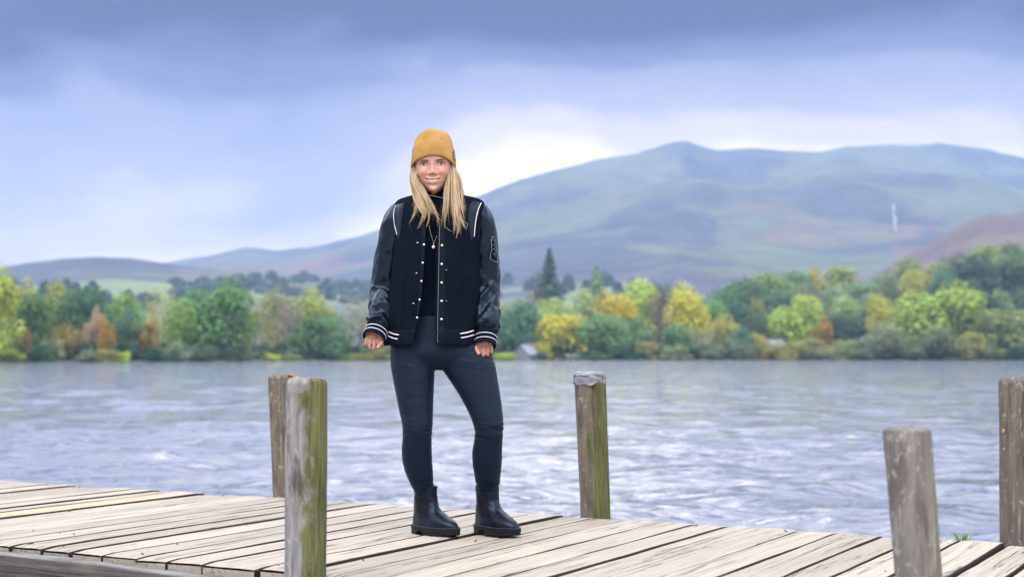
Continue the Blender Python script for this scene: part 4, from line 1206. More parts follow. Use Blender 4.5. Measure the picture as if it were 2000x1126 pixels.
limb(LA); limb(RA)
limb([(806, 690, 0, .07), (812, 760, -.02, .06), (815, 840, -.02, .047), (815, 900, .03, .042), (828, 955, .058, .028), (831, 1015, .062, .020)])
limb([(905, 690, 0, .07), (935, 760, -.02, .06), (955, 835, -.03, .047), (951, 900, .03, .042), (953, 955, .064, .028), (954, 1015, .068, .020)])
def hand(wrist, ax_d, side, mb):
    """loose fist; ax_d: unit vector down the forearm; side +1: thumb towards image right"""
    dn = np.asarray(ax_d, float); dn /= np.linalg.norm(dn)
    ac = np.array([1, 0, 0]) - dn * dn[0]; ac /= np.linalg.norm(ac); ac = ac * side      # towards the thumb
    bk = np.cross(dn, ac) * side                                                          # away from camera (palm side)
    if bk[1] < 0: bk = -bk
    L = lambda a, b, c: wrist + ac * a * mm + bk * b * mm + dn * c * mm
    R = np.stack([ac, bk, dn], 1)
    mb.ball(L(-2, 3, 19), (33 * mm, 14 * mm, 27 * mm), 20, 14, R)
    mb.ball(L(14, 6, 24), (15 * mm, 14 * mm, 22 * mm), 16, 10, R)                          # ball of the thumb
    for i, (a, k, ln, r) in enumerate(((24, 43, 1.0, 7.3), (6.5, 48, 1.08, 7.6), (-11, 46, 1.0, 7.2), (-27, 39, .85, 6.4))):
        p0, p1 = L(a * .8, -1, 24), L(a, -5, k)                                              # knuckle
        p2 = L(a * .98, 1, k + 23 * ln); p3 = L(a * .96, 22 * ln, k + 20 * ln); p4 = L(a * .94, 25 * ln, k + 3)
        mb.tube([p0, p1, (p1 + p2) / 2 - bk * 2.5 * mm, p2, p3, p4], np.array([7, r * 1.02, r * .92, r * .98, r * .85, r * .7]) * mm, 12, 3, ref=ac)
        mb.ball(p1, r * 1.06 * mm, 12, 8); mb.ball(p4, r * .72 * mm, 10, 8); mb.ball(p2, r * .98 * mm, 10, 8)
    t0, t1, t2, t3 = L(24, 2, 14), L(35, -4, 34), L(32, -9, 52), L(24, -11, 67)
    mb.tube([t0, t1, t2, t3], np.array([11, 10, 9.2, 7.2]) * mm, 12, 4, ref=bk)
    mb.ball(t3, 7.4 * mm, 12, 8)
    return t3, (t3 - t2) / np.linalg.norm(t3 - t2), -bk, ac
thumbs = []
wl = q(731, 645, -.082); dl = np.array([-.10, -.20, -1.0])
wr = q(947.5, 658, -.062); dr = np.array([-.02, -.16, -1.0])
thumbs.append(hand(wl, dl, +1, mb)); thumbs.append(hand(wr, dr, -1, mb))
tmp = mb.build('body', M_skin, person)
bake(tmp, [('REMESH', dict(mode='VOXEL', voxel_size=.0023)), ('SMOOTH', dict(factor=.4, iterations=1))])
bv = co_array(tmp); bf = [tuple(p.vertices) for p in tmp.data.polygons]
bpy.data.objects.remove(tmp)
mb = MB(); mb.add(bv, bf); mb.add(to_person(HVl), HF)
body = mb.build('body', M_skin, person)
cols = np.repeat(np.array([[.34, .188, .148]]), len(bv) + len(HVl), 0); cols[len(bv):] = fc_head
bz = bv[:, 2]; hn = fbm(bv[:, 0] * 60, bv[:, 1] * 60, bv[:, 2] * 60, 3, 5)
cols[:len(bv)] += (hn * np.array([.03, -.02, -.02])[:, None]).T
hz = (bz < .86) & (np.abs(bv[:, 0]) > .02)
cols[:len(bv)][hz] = cols[:len(bv)][hz] * np.array([1.0, .95, .95])
set_color(body, np.clip(cols, 0, 1))

def patch(xc, zc, hw, zf, n=24, m=8, off=.0008, name='patch', mat=None, parent=None, bulge=0):
    """a small patch lying on the face; zf(t) gives lower and upper z for t in -1..1 (mm)"""
    V = []
    for i in range(n):
        t = -1 + 2 * i / (n - 1); x = xc + hw * t; lo, hi = zf(t)
        for j in range(m):
            s = j / (m - 1); z = zc + lo + (hi - lo) * s
            yy = face_y(np.array(x * mm), np.array(z * mm)) - off - bulge * mm * (1 - t * t) * 4 * s * (1 - s)
            V.append((x * mm, float(yy), z * mm))
    return mesh_obj(name, to_person(np.array(V)), [tuple(f) for f in grid_faces(m, n)], mat, parent)
M_eye = material('eye_white', (.40, .36, .34), .25)
M_iris = material('dark_iris', (.030, .020, .016), .12)
M_lash = material('dark_lashes', (.012, .008, .008), .7)
M_brow = material('brown_brow', (.055, .030, .022), .8)
M_teeth = material('teeth', (.64, .60, .55), .35)
for s in (-1, 1):
    xc = s * 33.0
    eye = patch(xc, -1.5, 13.0, lambda t: (-3.3 * (1 - t * t) ** .7, 4.0 * (1 - t * t) ** .6), off=.0015, name='eye', mat=M_eye, parent=body, bulge=1.5)
    m = MB(); yy = float(face_y(np.array(xc * mm), np.array(-1.2 * mm)))
    m.ball((xc * mm, yy - .0028, -1.2 * mm), (5.6 * mm, 1.7 * mm, 4.3 * mm), 16, 8)
    io = m.build('iris', M_iris, eye); co_set(io, to_person(co_array(io)))
    patch(xc + s * 1.2, -1.2, 15.5, lambda t: (4.3 * (1 - t * t) ** .6 - 1.5 + (s * t > .5) * .8, 4.3 * (1 - t * t) ** .6 + 1.3 + 1.8 * max(0, s * t)), m=4, off=.0032, name='eyelash', mat=M_lash, parent=eye)
    patch(xc, -3.0, 12.5, lambda t: (-2.2 * (1 - t * t) ** .7 - .7, -2.2 * (1 - t * t) ** .7 + .5), m=3, off=.0028, name='lower_eyelash', mat=M_lash, parent=eye)
    patch(s * 33, 13.6, 18, lambda t: (2.5 * s * t - 3.2 * max(0, s * t - .45) * 2.2 - 1.9 * (1 - max(0, s * t) ** 2) - .3, 2.5 * s * t - 3.2 * max(0, s * t - .45) * 2.2 + 1.9 * (1 - max(0, s * t) ** 1.5) + .3), m=4, off=.0016, name='eyebrow', mat=M_brow, parent=body)
patch(0, -67.6, 21, lambda t: (8.5 * (t * 21 / 28) ** 2 - 3.2 * (1 - t * t) ** .7, 8.5 * (t * 21 / 28) ** 2 + 3.3 * (1 - t ** 4)), off=.0030, name='teeth', mat=M_teeth, parent=body, bulge=1.0)
M_nail = material('pink_fingernail', (.50, .28, .235), .3)
for (t3, d, out, ac) in thumbs:
    m = MB(); R = np.stack([np.cross(out, d), d, out], 1)
    m.ball(t3 - d * .001 + out * .0062, (3.8 * mm, 5.0 * mm, 1.4 * mm), 14, 8, R); m.build('fingernail', M_nail, body)

# ---------------------------------------------------------------- beanie
beanie = empty('beanie'); beanie.parent = person
tag(beanie, 'mustard yellow ribbed beanie with turned up cuff')
def cap_pt(phi, h, a, b, z0=-.015, slope=.46, yc=.004):
    x = a * np.sin(phi); y = yc - b * np.cos(phi)
    nx = np.array([0, -slope, 1]) / math.hypot(1, slope) if False else None
    z = z0 + slope * b * np.cos(phi) + h
    return np.stack([x, y + h * .30, z], -1)
nph = 320; phi = np.linspace(0, 2 * np.pi, nph, endpoint=False)
rib = .0011 * np.cos(phi * 80)
rows = []
seq = [(.004, .079, .093), (0, .083, .097), (-.001, .0865, .100), (.002, .0885, .1025), (.012, .0895, .1035), (.030, .0885, .1030), (.050, .0865, .1010), (.060, .0855, .1000), (.0655, .0845, .0990), (.0675, .0820, .0965), (.064, .0785, .0930)]
for (h, a, b) in seq:
    wob = .0012 * np.sin(phi * 3 + h * 60) + rib
    rows.append(cap_pt(phi, h * np.ones(nph) + .0016 * np.sin(phi * 4 + 1), a + wob, b + wob))
V = np.vstack([to_person(r) for r in rows])
mesh_obj('cuff', V, [tuple(f[::-1]) for f in grid_faces(nph, len(rows), True)], M_beanie, beanie)
rows = []
for k in range(26):
    t = k / 25; h = .048 + .098 * math.sin(t * math.pi / 2) ** .92
    s = max(.0, math.cos(t * math.pi / 2)) ** .44
    a, b = .0795 * s + .0005, .092 * s + .0005
    fold = .010 * t * np.sin(phi * 2 + .6) + .006 * t * np.sin(phi * 3 + 2.0)
    fall = .014 * t * t
    r_ = cap_pt(phi, h - fall * 0 + fold * s * .5 + 0 * phi, a + rib * s + .004 * t * np.sin(phi * 5 + 1) * s, b + rib * s, slope=.46 * (1 - .55 * t))
    r_[:, 0] += -.007 * t + .012 * t * (1 - t)
    r_[:, 2] += .004 * np.cos((r_[:, 0] + .02) * 80) * t
    rows.append(r_)
V = np.vstack([to_person(r) for r in rows])
mesh_obj('crown', V, [tuple(f[::-1]) for f in grid_faces(nph, len(rows), True)] + [tuple(range((len(rows) - 1) * nph, len(rows) * nph))[::-1]], M_beanie, beanie)
# woven label on the cuff
M_tag = material('dark_purple_label', (.022, .012, .030), .7)
def cuff_patch(p0, p1, h0, h1, off, mat, name, parent, n=8, m=6):
    V = []
    for i in range(n):
        p = p0 + (p1 - p0) * i / (n - 1)
        for j in range(m):
            h = h0 + (h1 - h0) * j / (m - 1); a = np.interp(h, [0, .012, .03, .06], [.087, .0895, .0885, .085]) + off
            V.append(cap_pt(np.array(p), np.array(h), a, a + .0138))
    return mesh_obj(name, to_person(np.array(V)), [tuple(f) for f in grid_faces(m, n)], mat, parent)
lab = cuff_patch(1.12, 1.38, .016, .046, .0022, M_tag, 'woven_label', beanie)
for (a0, a1, h0, h1) in ((1.18, 1.32, .036, .039), (1.18, 1.215, .029, .037), (1.18, 1.31, .0285, .031), (1.27, 1.31, .022, .030), (1.185, 1.31, .0205, .023)):
    cuff_patch(a0, a1, h0, h1, .0032, M_white, 'label_mark', lab, 4, 3)

# ---------------------------------------------------------------- hair
rgh = np.random.default_rng(5)
hm = MB()
GUIDES = [
    # (points (u, v, dy), strands, spread px at root, spread px at tip)
    ([(813, 322, -.045), (808, 345, -.065), (818, 366, -.105), (834, 394, -.145), (848, 420, -.155), (866, 441, -.155)], 34, 3, 8),
    ([(811, 322, -.035), (807, 350, -.050), (813, 380, -.085), (811, 410, -.130), (801, 438, -.145)], 42, 4, 7),
    ([(812, 322, -.040), (808, 350, -.065), (822, 380, -.115), (832, 410, -.150), (829, 436, -.155), (818, 454, -.155)], 44, 4, 6),
    ([(814, 326, -.050), (811, 350, -.080), (826, 372, -.115), (842, 400, -.145), (853, 422, -.155), (857, 444, -.155)], 44, 4, 8),
    ([(810, 326, -.025), (807, 352, -.050), (815, 385, -.095), (826, 408, -.145), (836, 430, -.155)], 54, 5, 10),
    ([(809, 330, .0), (806, 356, -.02), (810, 385, -.05), (816, 415, -.11)], 40, 5, 9),
    ([(875, 318, -.050), (876, 345, -.080), (873, 370, -.100), (871, 400, -.140), (869, 430, -.155), (867, 456, -.155)], 46, 4, 7),
    ([(878, 318, -.045), (884, 345, -.075), (886, 380, -.105), (888, 415, -.145), (891, 445, -.155), (889, 466, -.155)], 66, 6, 6),
    ([(880, 320, -.030), (890, 345, -.050), (893, 375, -.080), (897, 405, -.120), (904, 432, -.145), (913, 450, -.150)], 40, 5, 7),
    ([(876, 318, -.048), (880, 345, -.078), (880, 380, -.105), (881, 415, -.145), (884, 442, -.155)], 60, 5, 9),
    ([(882, 322, -.015), (893, 350, -.030), (898, 378, -.060), (901, 405, -.115), (903, 428, -.145)], 50, 5, 9),
    ([(884, 330, .01), (895, 355, -.01), (900, 385, -.03), (902, 412, -.10)], 40, 5, 8),
    ([(818, 336, .030), (816, 360, .055), (818, 386, .098), (820, 425, .140)], 30, 5, 8), ([(836, 338, .045), (836, 362, .068), (836, 388, .112), (836, 430, .145)], 36, 7, 9),
    ([(858, 338, .045), (860, 362, .068), (860, 388, .112), (861, 430, .145)], 36, 7, 9), ([(875, 336, .030), (879, 360, .055), (878, 386, .098), (877, 425, .140)], 30, 5, 8),
]
for gi, (pts, ns, s0, s1) in enumerate(GUIDES):
    G = catmull(np.array(pts, float), 6); n = len(G); t = np.linspace(0, 1, n)
    nl = max(4, ns // 7)
    for k in range(nl):                                  # each guide splits into wavy locks of fine strands
        a, r = rgh.uniform(0, 6.28), math.sqrt(rgh.uniform(0, 1))
        spread = s0 * .9 + (s1 - s0) * 1.15 * t ** 1.2
        lw = rgh.uniform(1.2, 3.2) * np.sin(t * rgh.uniform(4, 8) + rgh.uniform(0, 6)) * t ** .8
        end = rgh.uniform(.62, 1.04)
        gu, gv, gd = [np.interp(np.clip(t * end, 0, 1), t, G[:, c]) for c in range(3)]
        for j in range(20):
            a2, r2 = rgh.uniform(0, 6.28), math.sqrt(rgh.uniform(0, 1)) * np.interp(t, [0, .35, .75, 1], [3.2, 2.5, 1.7, .5])
            fly = rgh.normal(0, 1.0) * (7 if rgh.uniform() < .10 else .8) * t ** 3
            wv = rgh.normal(0, .8) * np.sin(t * rgh.uniform(6, 14) + rgh.uniform(0, 6))
            uu = gu + math.cos(a) * r * spread + lw + math.cos(a2) * r2 + wv * t + fly
            dd = gd + (math.sin(a) * r * spread * .9 + math.sin(a2) * r2) * PXM
            e2_ = rgh.uniform(.86, 1.0); ti = t * e2_
            pts3 = np.array([q(x, v, d) for x, v, d in zip(np.interp(ti, t, uu), np.interp(ti, t, gv), np.interp(ti, t, dd))])
            w = rgh.uniform(.0004, .0009)
            hm.tube(pts3, w * np.interp(t, [0, .2, .75, 1], [.9, 1.1, .8, .15]), 3, 1, caps=False)
# a few wisps blown over cheek and collar
for pts in ([(812, 345, -.10), (820, 351, -.125), (827, 360, -.13)], [(880, 352, -.09), (889, 358, -.09), (897, 366, -.08)],
            [(836, 381, -.135), (850, 383, -.14), (866, 387, -.13)], [(905, 430, -.15), (913, 438, -.15), (911, 446, -.15)], [(800, 436, -.145), (801, 444, -.145), (804, 450, -.145)],
            [(868, 440, -.157), (873, 446, -.157), (882, 452, -.157)]):
    hm.tube([q(*p) for p in pts], [.0004, .0004, *([.0003] * (len(pts) - 2))], 4, 4, caps=False)
hair = hm.build('hair', M_hair, person)
tag(hair, 'long loose blonde hair hanging over the jacket front')
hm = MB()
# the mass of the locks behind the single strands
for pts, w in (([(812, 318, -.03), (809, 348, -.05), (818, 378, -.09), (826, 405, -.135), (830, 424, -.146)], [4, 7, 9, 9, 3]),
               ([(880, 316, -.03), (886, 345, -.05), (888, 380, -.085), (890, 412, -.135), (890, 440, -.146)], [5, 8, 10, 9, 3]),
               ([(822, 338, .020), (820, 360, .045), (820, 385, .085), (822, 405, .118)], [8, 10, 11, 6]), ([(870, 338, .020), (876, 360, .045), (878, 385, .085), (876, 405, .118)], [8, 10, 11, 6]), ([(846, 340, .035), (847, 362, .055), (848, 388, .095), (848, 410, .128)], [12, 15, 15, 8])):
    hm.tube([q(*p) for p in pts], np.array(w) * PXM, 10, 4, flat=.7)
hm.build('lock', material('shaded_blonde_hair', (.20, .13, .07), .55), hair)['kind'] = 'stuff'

# ---------------------------------------------------------------- top, leggings
V, fs = ringloft([(820, 878, 366, .006, .060), (819, 880, 378, .010, .060), (814, 886, 390, .012, .066), (786, 924, 406, .010, .086), (784, 926, 430, .008, .098), (792, 914, 480, .000, .106), (800, 904, 530, .002, .098), (800, 902, 570, .004, .092), (792, 908, 612, .004, .099), (793, 907, 618, .004, .093)], 48, 5)
topo = mesh_obj('knitted_top', V, fs, M_top, person)
n_ = no_array(topo); c_ = co_array(topo)
co_set(topo, c_ + n_ * (.0022 * np.cos(c_[:, 0] * 240))[:, None] * sstep(1.33, 1.30, c_[:, 2])[:, None])
mb = MB()
mb.add(*ringloft([(790, 912, 596, .003, .090), (784, 924, 630, .003, .098), (768, 946, 668, .004, .106), (762, 957, 690, .004, .110), (772, 950, 708, .004, .095), (800, 915, 722, .004, .06)], 36, 4))
mb.add(*ringloft([(764, 846, 672, .004, .095), (762, 850, 690, .002, .097), (764, 849, 720, -.004, .094), (771.5, 847.5, 760, -.012, .086), (779.5, 846, 800, -.022, .076), (786, 845, 835, -.028, .068), (786, 843.5, 855, -.022, .064), (784.5, 843.5, 880, -.004, .064), (787, 844.5, 905, .014, .064), (795, 846.5, 930, .030, .055), (804.5, 847, 948, .042, .045), (811, 845.5, 962, .054, .038), (815, 843, 980, .06, .034)], 36, 5))
mb.add(*ringloft([(853, 955, 672, .004, .095), (851, 960, 690, .002, .098), (858, 967, 712, -.004, .095), (880, 973, 745, -.012, .087), (902, 978.5, 780, -.022, .078), (918, 982.5, 812, -.032, .071), (927, 983.5, 836, -.034, .066), (926, 981.5, 858, -.024, .063), (922, 981, 882, -.004, .064), (923, 980, 905, .014, .064), (927, 977.5, 930, .030, .055), (930, 975, 948, .046, .045), (934, 972, 962, .060, .038), (938, 968, 980, .066, .034)], 36, 5))
leg = mb.build('leggings', M_legging, person)
bake(leg, [('REMESH', dict(mode='VOXEL', voxel_size=.005)), ('SMOOTH', dict(factor=.5, iterations=6))])
n_, c_ = no_array(leg), co_array(leg)
vv_ = HZ - (c_[:, 2] - CAMH) / PXM
uu_ = (c_[:, 0] + PX) / PXM + 1000
kl = np.exp(-((vv_ - 842) / 16) ** 2) + .8 * np.exp(-((vv_ - 826) / 8) ** 2) + np.exp(-((vv_ - 950) / 10) ** 2) * 1.1 + .35 * np.exp(-((vv_ - 905) / 30) ** 2) + .5 * np.exp(-((vv_ - 712) / 14) ** 2)
rd = 1 - 2 * np.abs(fbm(c_[:, 0] * 7 + 3 * (uu_ > 880), c_[:, 1] * 7, c_[:, 2] * 52 + c_[:, 0] * 14, 2, 8))
co_set(leg, c_ + n_ * (.0042 * kl * (rd - .5))[:, None])
tag(leg, 'close fitting black leggings')

# ---------------------------------------------------------------- jacket
jacket = empty('varsity_jacket'); jacket.parent = person
tag(jacket, 'open black varsity jacket with leather sleeves and white striped trim')
# v, uL, uR, half depth, dy, uOpenL, uOpenR
JR = np.array([
    (380, 818, 889, .068, .012, 836, 864), (384, 808, 903, .076, .012, 834, 864), (388, 793, 924, .088, .012, 833, 863), (394, 778, 941, .104, .012, 833, 862), (405, 772, 945, .118, .010, 833, 861), (430, 772, 942, .130, .006, 834, 858),
    (460, 774, 938, .136, .000, 836, 857), (500, 772, 936, .138, -.002, 834, 856), (540, 769, 935, .137, -.002, 831, 855), (580, 766, 934, .135, -.002, 828, 854), (620, 762, 932, .134, -.002, 822, 853), (645, 759, 929, .132, -.002, 816, 853), (660, 758, 927, .131, -.002, 813, 853), (673, 760, 925, .128, -.002, 811, 853)], float)
JRs = catmull(JR, 6)
def jacket_rings(grow=0.0, rows=JRs, nphi=110, lo=0.0):
    out = []
    for (v, ul, ur, b, dy, ol, orr) in rows:
        cu = (ul + ur) / 2; c = q(cu, v, dy); a = (ur - ul) / 2 * PXM + grow; bb = b + grow
        sg = lambda t: np.sign(t) * np.clip(abs(t), 0, 1) ** 1.25
        pL = -math.asin(sg((cu - ol) * PXM / a)); pR = math.asin(sg((orr - cu) * PXM / a))
        ph = np.linspace(pR, 2 * np.pi + pL, nphi)
        e = 2 / 2.5
        sx = np.sign(np.sin(ph)) * np.abs(np.sin(ph)) ** e; cy = np.sign(np.cos(ph)) * np.abs(np.cos(ph)) ** e
        # superellipse moves the opening: rescale so that the edges stay where they belong
        x = a * sx; y = -bb * cy
        t = (v - 400) / 270
        fold = (.0065 * vnoise(ph * 3.2, t * 1.3, 0, 3) + .003 * vnoise(ph * 9, t * 2.2, 0, 4)) * sstep(.03, .4, t)
        fold += .010 * np.exp(-((ph - (2 * np.pi - .42)) / .10) ** 2) * sstep(.15, .7, t) - .012 * np.exp(-((ph - (2 * np.pi - .62)) / .10) ** 2) * sstep(.15, .7, t)
        x = x + fold * np.sin(ph); y = y - fold * np.cos(ph)
        V = np.stack([c[0] + x, c[1] + y, np.full_like(x, c[2]) + .003 * vnoise(ph * 2, 9, 0, 5) * (t > .9)], -1)
        out.append(V)
    return out
rings = jacket_rings()
nphi = 110
jb = mesh_obj('jacket_body', np.vstack(rings), [tuple(f) for f in grid_faces(nphi, len(rings))], M_wool, jacket)
bake(jb, [('SOLIDIFY', dict(thickness=.005, offset=-1))])

def wrinkle(V, n, nseg, strength, seed):
    """leather folds on a sleeve given as n rings of nseg vertices"""
    V = V.reshape(n, nseg, 3); c = V.mean(1, keepdims=True); r = V - c
    L = np.linalg.norm(r, axis=2, keepdims=True)
    s = np.linspace(0, 1, n)[:, None]; th = np.linspace(0, 2 * np.pi, nseg, endpoint=False)[None]
    env = np.interp(s, [0, .12, .3, .5, .62, .75, .9, 1], [.15, .35, .6, .95, 1.2, 1.3, 1.9, .8])
    w1 = fbm(np.cos(th) * .8 + seed, np.sin(th) * .8, s * 8.5 + 1.1 * np.sin(th + seed), 2, seed)
    w2 = fbm(np.cos(th) * .7 + seed * 2, np.sin(th) * .7, s * 17 - 1.6 * np.sin(th * 1 + 1.0), 1, seed + 9)
    d = (1 - 2.2 * np.abs(w1)) * .0085 + (1 - 2.2 * np.abs(w2)) * .0026
    d = d * env * strength
    return (c + r * (1 + (d[..., None] - .002) / L)).reshape(-1, 3)
def sleeve(rows, seed):
    pts = np.array([q(u, v, dy) for (u, v, dy, r) in rows]); rr = np.array([[r * PXM, r * PXM * f] for (*_, r), f in zip(rows, np.linspace(1.25, 1.02, len(rows)))])
    V, fs = tube(pts, rr, 48, 12, caps=True)
    n = (len(V) - 2) // 48
    body_ = wrinkle(V[:-2], n, 48, 1.0, seed)
    return mesh_obj('sleeve', np.vstack([body_, V[-2:]]), fs, M_leather, jacket)
sl = sleeve([(802, 404, .010, 14), (787, 412, .012, 22.5), (774.5, 431, .015, 27.5), (765, 468, .018, 27.5), (758.5, 505, .022, 26), (753, 540, .024, 25), (749.5, 570, .016, 24), (746.5, 598, -.012, 23.5), (743.5, 618, -.040, 23), (741, 634, -.058, 21), (739, 642, -.066, 17)], 3)
sr = sleeve([(906, 402, .010, 14), (923, 409, .012, 22.5), (936.5, 429, .015, 27.5), (944, 468, .018, 27.5), (948, 505, .022, 26), (950, 540, .024, 25), (951, 570, .018, 24.5), (950.5, 600, -.006, 24), (950, 622, -.026, 23.5), (949.5, 641, -.040, 22), (949, 650, -.046, 18)], 8)

def cuff(c0, c1, r0, r1, name='cuff', squash=1.0):
    d = c1 - c0; L = np.linalg.norm(d); d = d / L
    a = np.array([1.0, 0, 0]) - d * d[0]; a /= np.linalg.norm(a); b = np.cross(d, a)
    ns = 96; th = np.linspace(0, 2 * np.pi, ns, endpoint=False)
    prof_ = [(-.06, r0 * .80), (0, r0 * .99), (.08, r0 * 1.02), (.3, r0 + (r1 - r0) * .3), (.6, r0 + (r1 - r0) * .6), (.9, r1), (.975, r1 * .998), (1.0, r1 * .975), (1.0, r1 * .93), (.97, r1 * .895), (.7, r1 * .86), (.3, r1 * .84)]
    ribs = .0007 * np.cos(th * 32)
    V = []
    for (s, r) in prof_:
        rr = r + ribs
        V.append(c0 + d * L * s + np.outer(rr * np.cos(th), a) + np.outer(rr * np.sin(th) * squash, b))
    o = mesh_obj(name, np.vstack(V), [tuple(f) for f in grid_faces(ns, len(V), True)], M_rib, jacket)
    for s in (.50, .74):
        r = r0 + (r1 - r0) * s + .0006
        m = MB(); V2 = []
        for ds, dr in ((-.022, 0), (-.012, .0014), (.012, .0014), (.022, 0)):
            V2.append(c0 + d * (L * s + ds * .07) + np.outer((r + dr + ribs) * np.cos(th), a) + np.outer((r + dr + ribs) * np.sin(th) * squash, b))
        m.add(np.vstack(V2), [tuple(f) for f in grid_faces(ns, 4, True)]); m.build('stripe', M_white, o)
    return o
cuff(q(741, 632, -.056), q(729.5, 661, -.100), 21.0 * PXM, 22.0 * PXM)
cuff(q(949.5, 641, -.040), q(947.5, 676, -.076), 21.5 * PXM, 21.0 * PXM)
# knitted hem band and collar
JH = catmull(JR[-4:], 6)
sel = JRs[JRs[:, 0] >= 642]
band = jacket_rings(.0030, sel)
bo = mesh_obj('hem_band', np.vstack(band), [tuple(f) for f in grid_faces(nphi, len(band))], M_rib, jacket)
bake(bo, [('SOLIDIFY', dict(thickness=.009, offset=-1))])
V, fs = [], None
cr = []
for (v, a, b, dz) in ((390, .080, .080, 0), (384, .074, .074, 0), (377, .068, .069, 0), (373, .066, .067, 0), (373, .061, .062, 0), (380, .062, .063, 0)):
    c = q(853, v, .014); ph = np.linspace(.28, 2 * np.pi - .28, 60)
    cr.append(np.stack([c[0] + a * np.sin(ph), c[1] - b * np.cos(ph), c[2] + .012 * -np.cos(ph) - .008], -1))
mesh_obj('collar', np.vstack(cr), [tuple(f) for f in grid_faces(60, len(cr))], M_rib, jacket)

# details laid on the finished surfaces
def bvh_of(objs):
    Vs, Fs, n = [], [], 0
    for o in objs:
        c = co_array(o); Vs.append(c); Fs += [tuple(i + n for i in p.vertices) for p in o.data.polygons]; n += len(c)
    return BVHTree.FromPolygons([Vector(v) for v in np.vstack(Vs)], Fs)
def on(bvh, u, v, off=.0025):
    eye = Vector((-PX, -PY, CAMH)); tgt = Vector(q(u, v, 0)); d = (tgt - eye).normalized()
    h, nrm, _, _ = bvh.ray_cast(eye, d, 12)
    if h is None:
        h = bvh.find_nearest(tgt)[0]; return np.array(h) + np.array([0, -off * .7, off * .7])
    return np.array(h - d * off)
JB = bvh_of([jb, sl, sr, bo])
def strip(edgeL, edgeR, mat, name, parent, bvh=None, off=.003, n=24, m=6):
    A, B = catmull(np.array(edgeL, float), 8), catmull(np.array(edgeR, float), 8)
    A = np.stack([np.interp(np.linspace(0, 1, n), np.linspace(0, 1, len(A)), A[:, k]) for k in (0, 1)], 1)
    B = np.stack([np.interp(np.linspace(0, 1, n), np.linspace(0, 1, len(B)), B[:, k]) for k in (0, 1)], 1)
    V = [on(bvh or JB, *(A[i] + (B[i] - A[i]) * j / (m - 1)), off=off if 0 < j < m - 1 else off * .4) for i in range(n) for j in range(m)]
    return mesh_obj(name, V, [tuple(f) for f in grid_faces(m, n)], mat, parent)
def piping(pts, r, mat, name, parent, bvh=None, off=.003, n=26):
    A = catmull(np.array(pts, float), 8)
    A = np.stack([np.interp(np.linspace(0, 1, n), np.linspace(0, 1, len(A)), A[:, k]) for k in (0, 1)], 1)
    P3 = np.array([on(bvh or JB, *p, off=off) for p in A]); P3[:, 1] = np.convolve(np.pad(P3[:, 1], 2, 'edge'), np.ones(5) / 5, 'valid')
    m = MB(); m.tube(P3, np.full(n, r), 6); return m.build(name, mat, parent)
# leather shoulder inserts with white piping
strip([(772, 400), (770, 420), (773, 450), (776, 468)], [(789, 396), (787, 420), (784, 448), (777, 470)], M_leather, 'shoulder_panel', jacket, off=.0028)
strip([(923, 392), (917, 405), (915, 430), (919, 466)], [(941, 396), (936, 410), (930, 435), (921, 470)], M_leather, 'shoulder_panel', jacket, off=.0028)
piping([(773, 401), (769, 415), (770, 435), (775, 458)], .0016, M_white, 'piping', jacket, off=.006)
piping([(940, 396), (934, 409), (929, 432), (926, 462)], .0018, M_white, 'piping', jacket, off=.006)
piping([(789, 394), (786, 420), (783, 446), (777, 470)], .0011, M_leather, 'seam', jacket, off=.005)
piping([(953, 400), (946, 414), (938, 440), (933, 470)], .0010, M_leather, 'seam', jacket, off=.004)
# plackets: dark facing strips with a pale raw edge
JBB = bvh_of([jb, bo])
M_placket = material('black_placket_facing', (.003, .006, .011), .7, .08)
strip([(824, 400), (825, 440), (823, 480), (820, 530), (817, 580), (811, 630), (802, 669)], [(835.5, 400), (836, 440), (835, 480), (832, 530), (828, 580), (820.5, 630), (811.5, 669)], M_placket, 'placket', jacket, JBB, n=40)
strip([(857.5, 400), (858.0, 440), (857.5, 480), (856.5, 530), (855.5, 580), (854.5, 630), (854.2, 670)], [(868, 400), (869, 440), (869, 480), (869, 530), (868.5, 580), (868, 630), (868, 670)], M_placket, 'placket', jacket, JBB, n=40)
M_edge = material('pale_raw_edge', (.16, .18, .21), .8)
piping([(835.4, 440), (834.6, 480), (831.6, 530), (827.6, 580), (820, 630), (811.2, 668)], .0010, M_edge, 'edge_stitching', jacket, JBB, n=50)
piping([(858.3, 440), (857.8, 480), (856.8, 530), (855.8, 580), (854.8, 630), (854.4, 669)], .0008, M_edge, 'edge_stitching', jacket, JBB, n=50)
for (u, v, r) in [(832.2, 445.6, 2.4), (828, 477.5, 2.4), (825.7, 513, 2.3), (823, 548.7, 2.2), (819.5, 585, 2.2), (814.7, 620, 2.2), (863.2, 479, 2.5), (862.7, 515.6, 2.5), (862.5, 551.7, 2.5), (862.5, 587.7, 2.5), (862.2, 623, 2.5), (815.4, 473.7, 1.5), (813.4, 533, 1.4), (807.8, 592, 1.3), (871.5, 527, 1.0), (871.5, 587, 1.0)]:
    p = on(JBB, u, v, .0045)
    m = MB(); R = r * PXM; m.ball(p, (R, R * .55, R), 14, 8); m.ball(p + np.array([0, -R * .35, 0]), (R * .45, R * .45, R * .45), 10, 6)
    m.build('snap_button', M_metal, jacket)
# hem stripes at both sides
for A in ([(759, 647.5), (768, 651.5), (779, 653.6)], [(758, 655.5), (767, 659.5), (776.5, 661.8)], [(899, 651.2), (912, 649), (925, 645)], [(900.4, 659.5), (913, 657), (925.6, 653.4)]):
    piping(A, .0024, M_white, 'hem_stripe', jacket, bvh_of([bo]), .001)
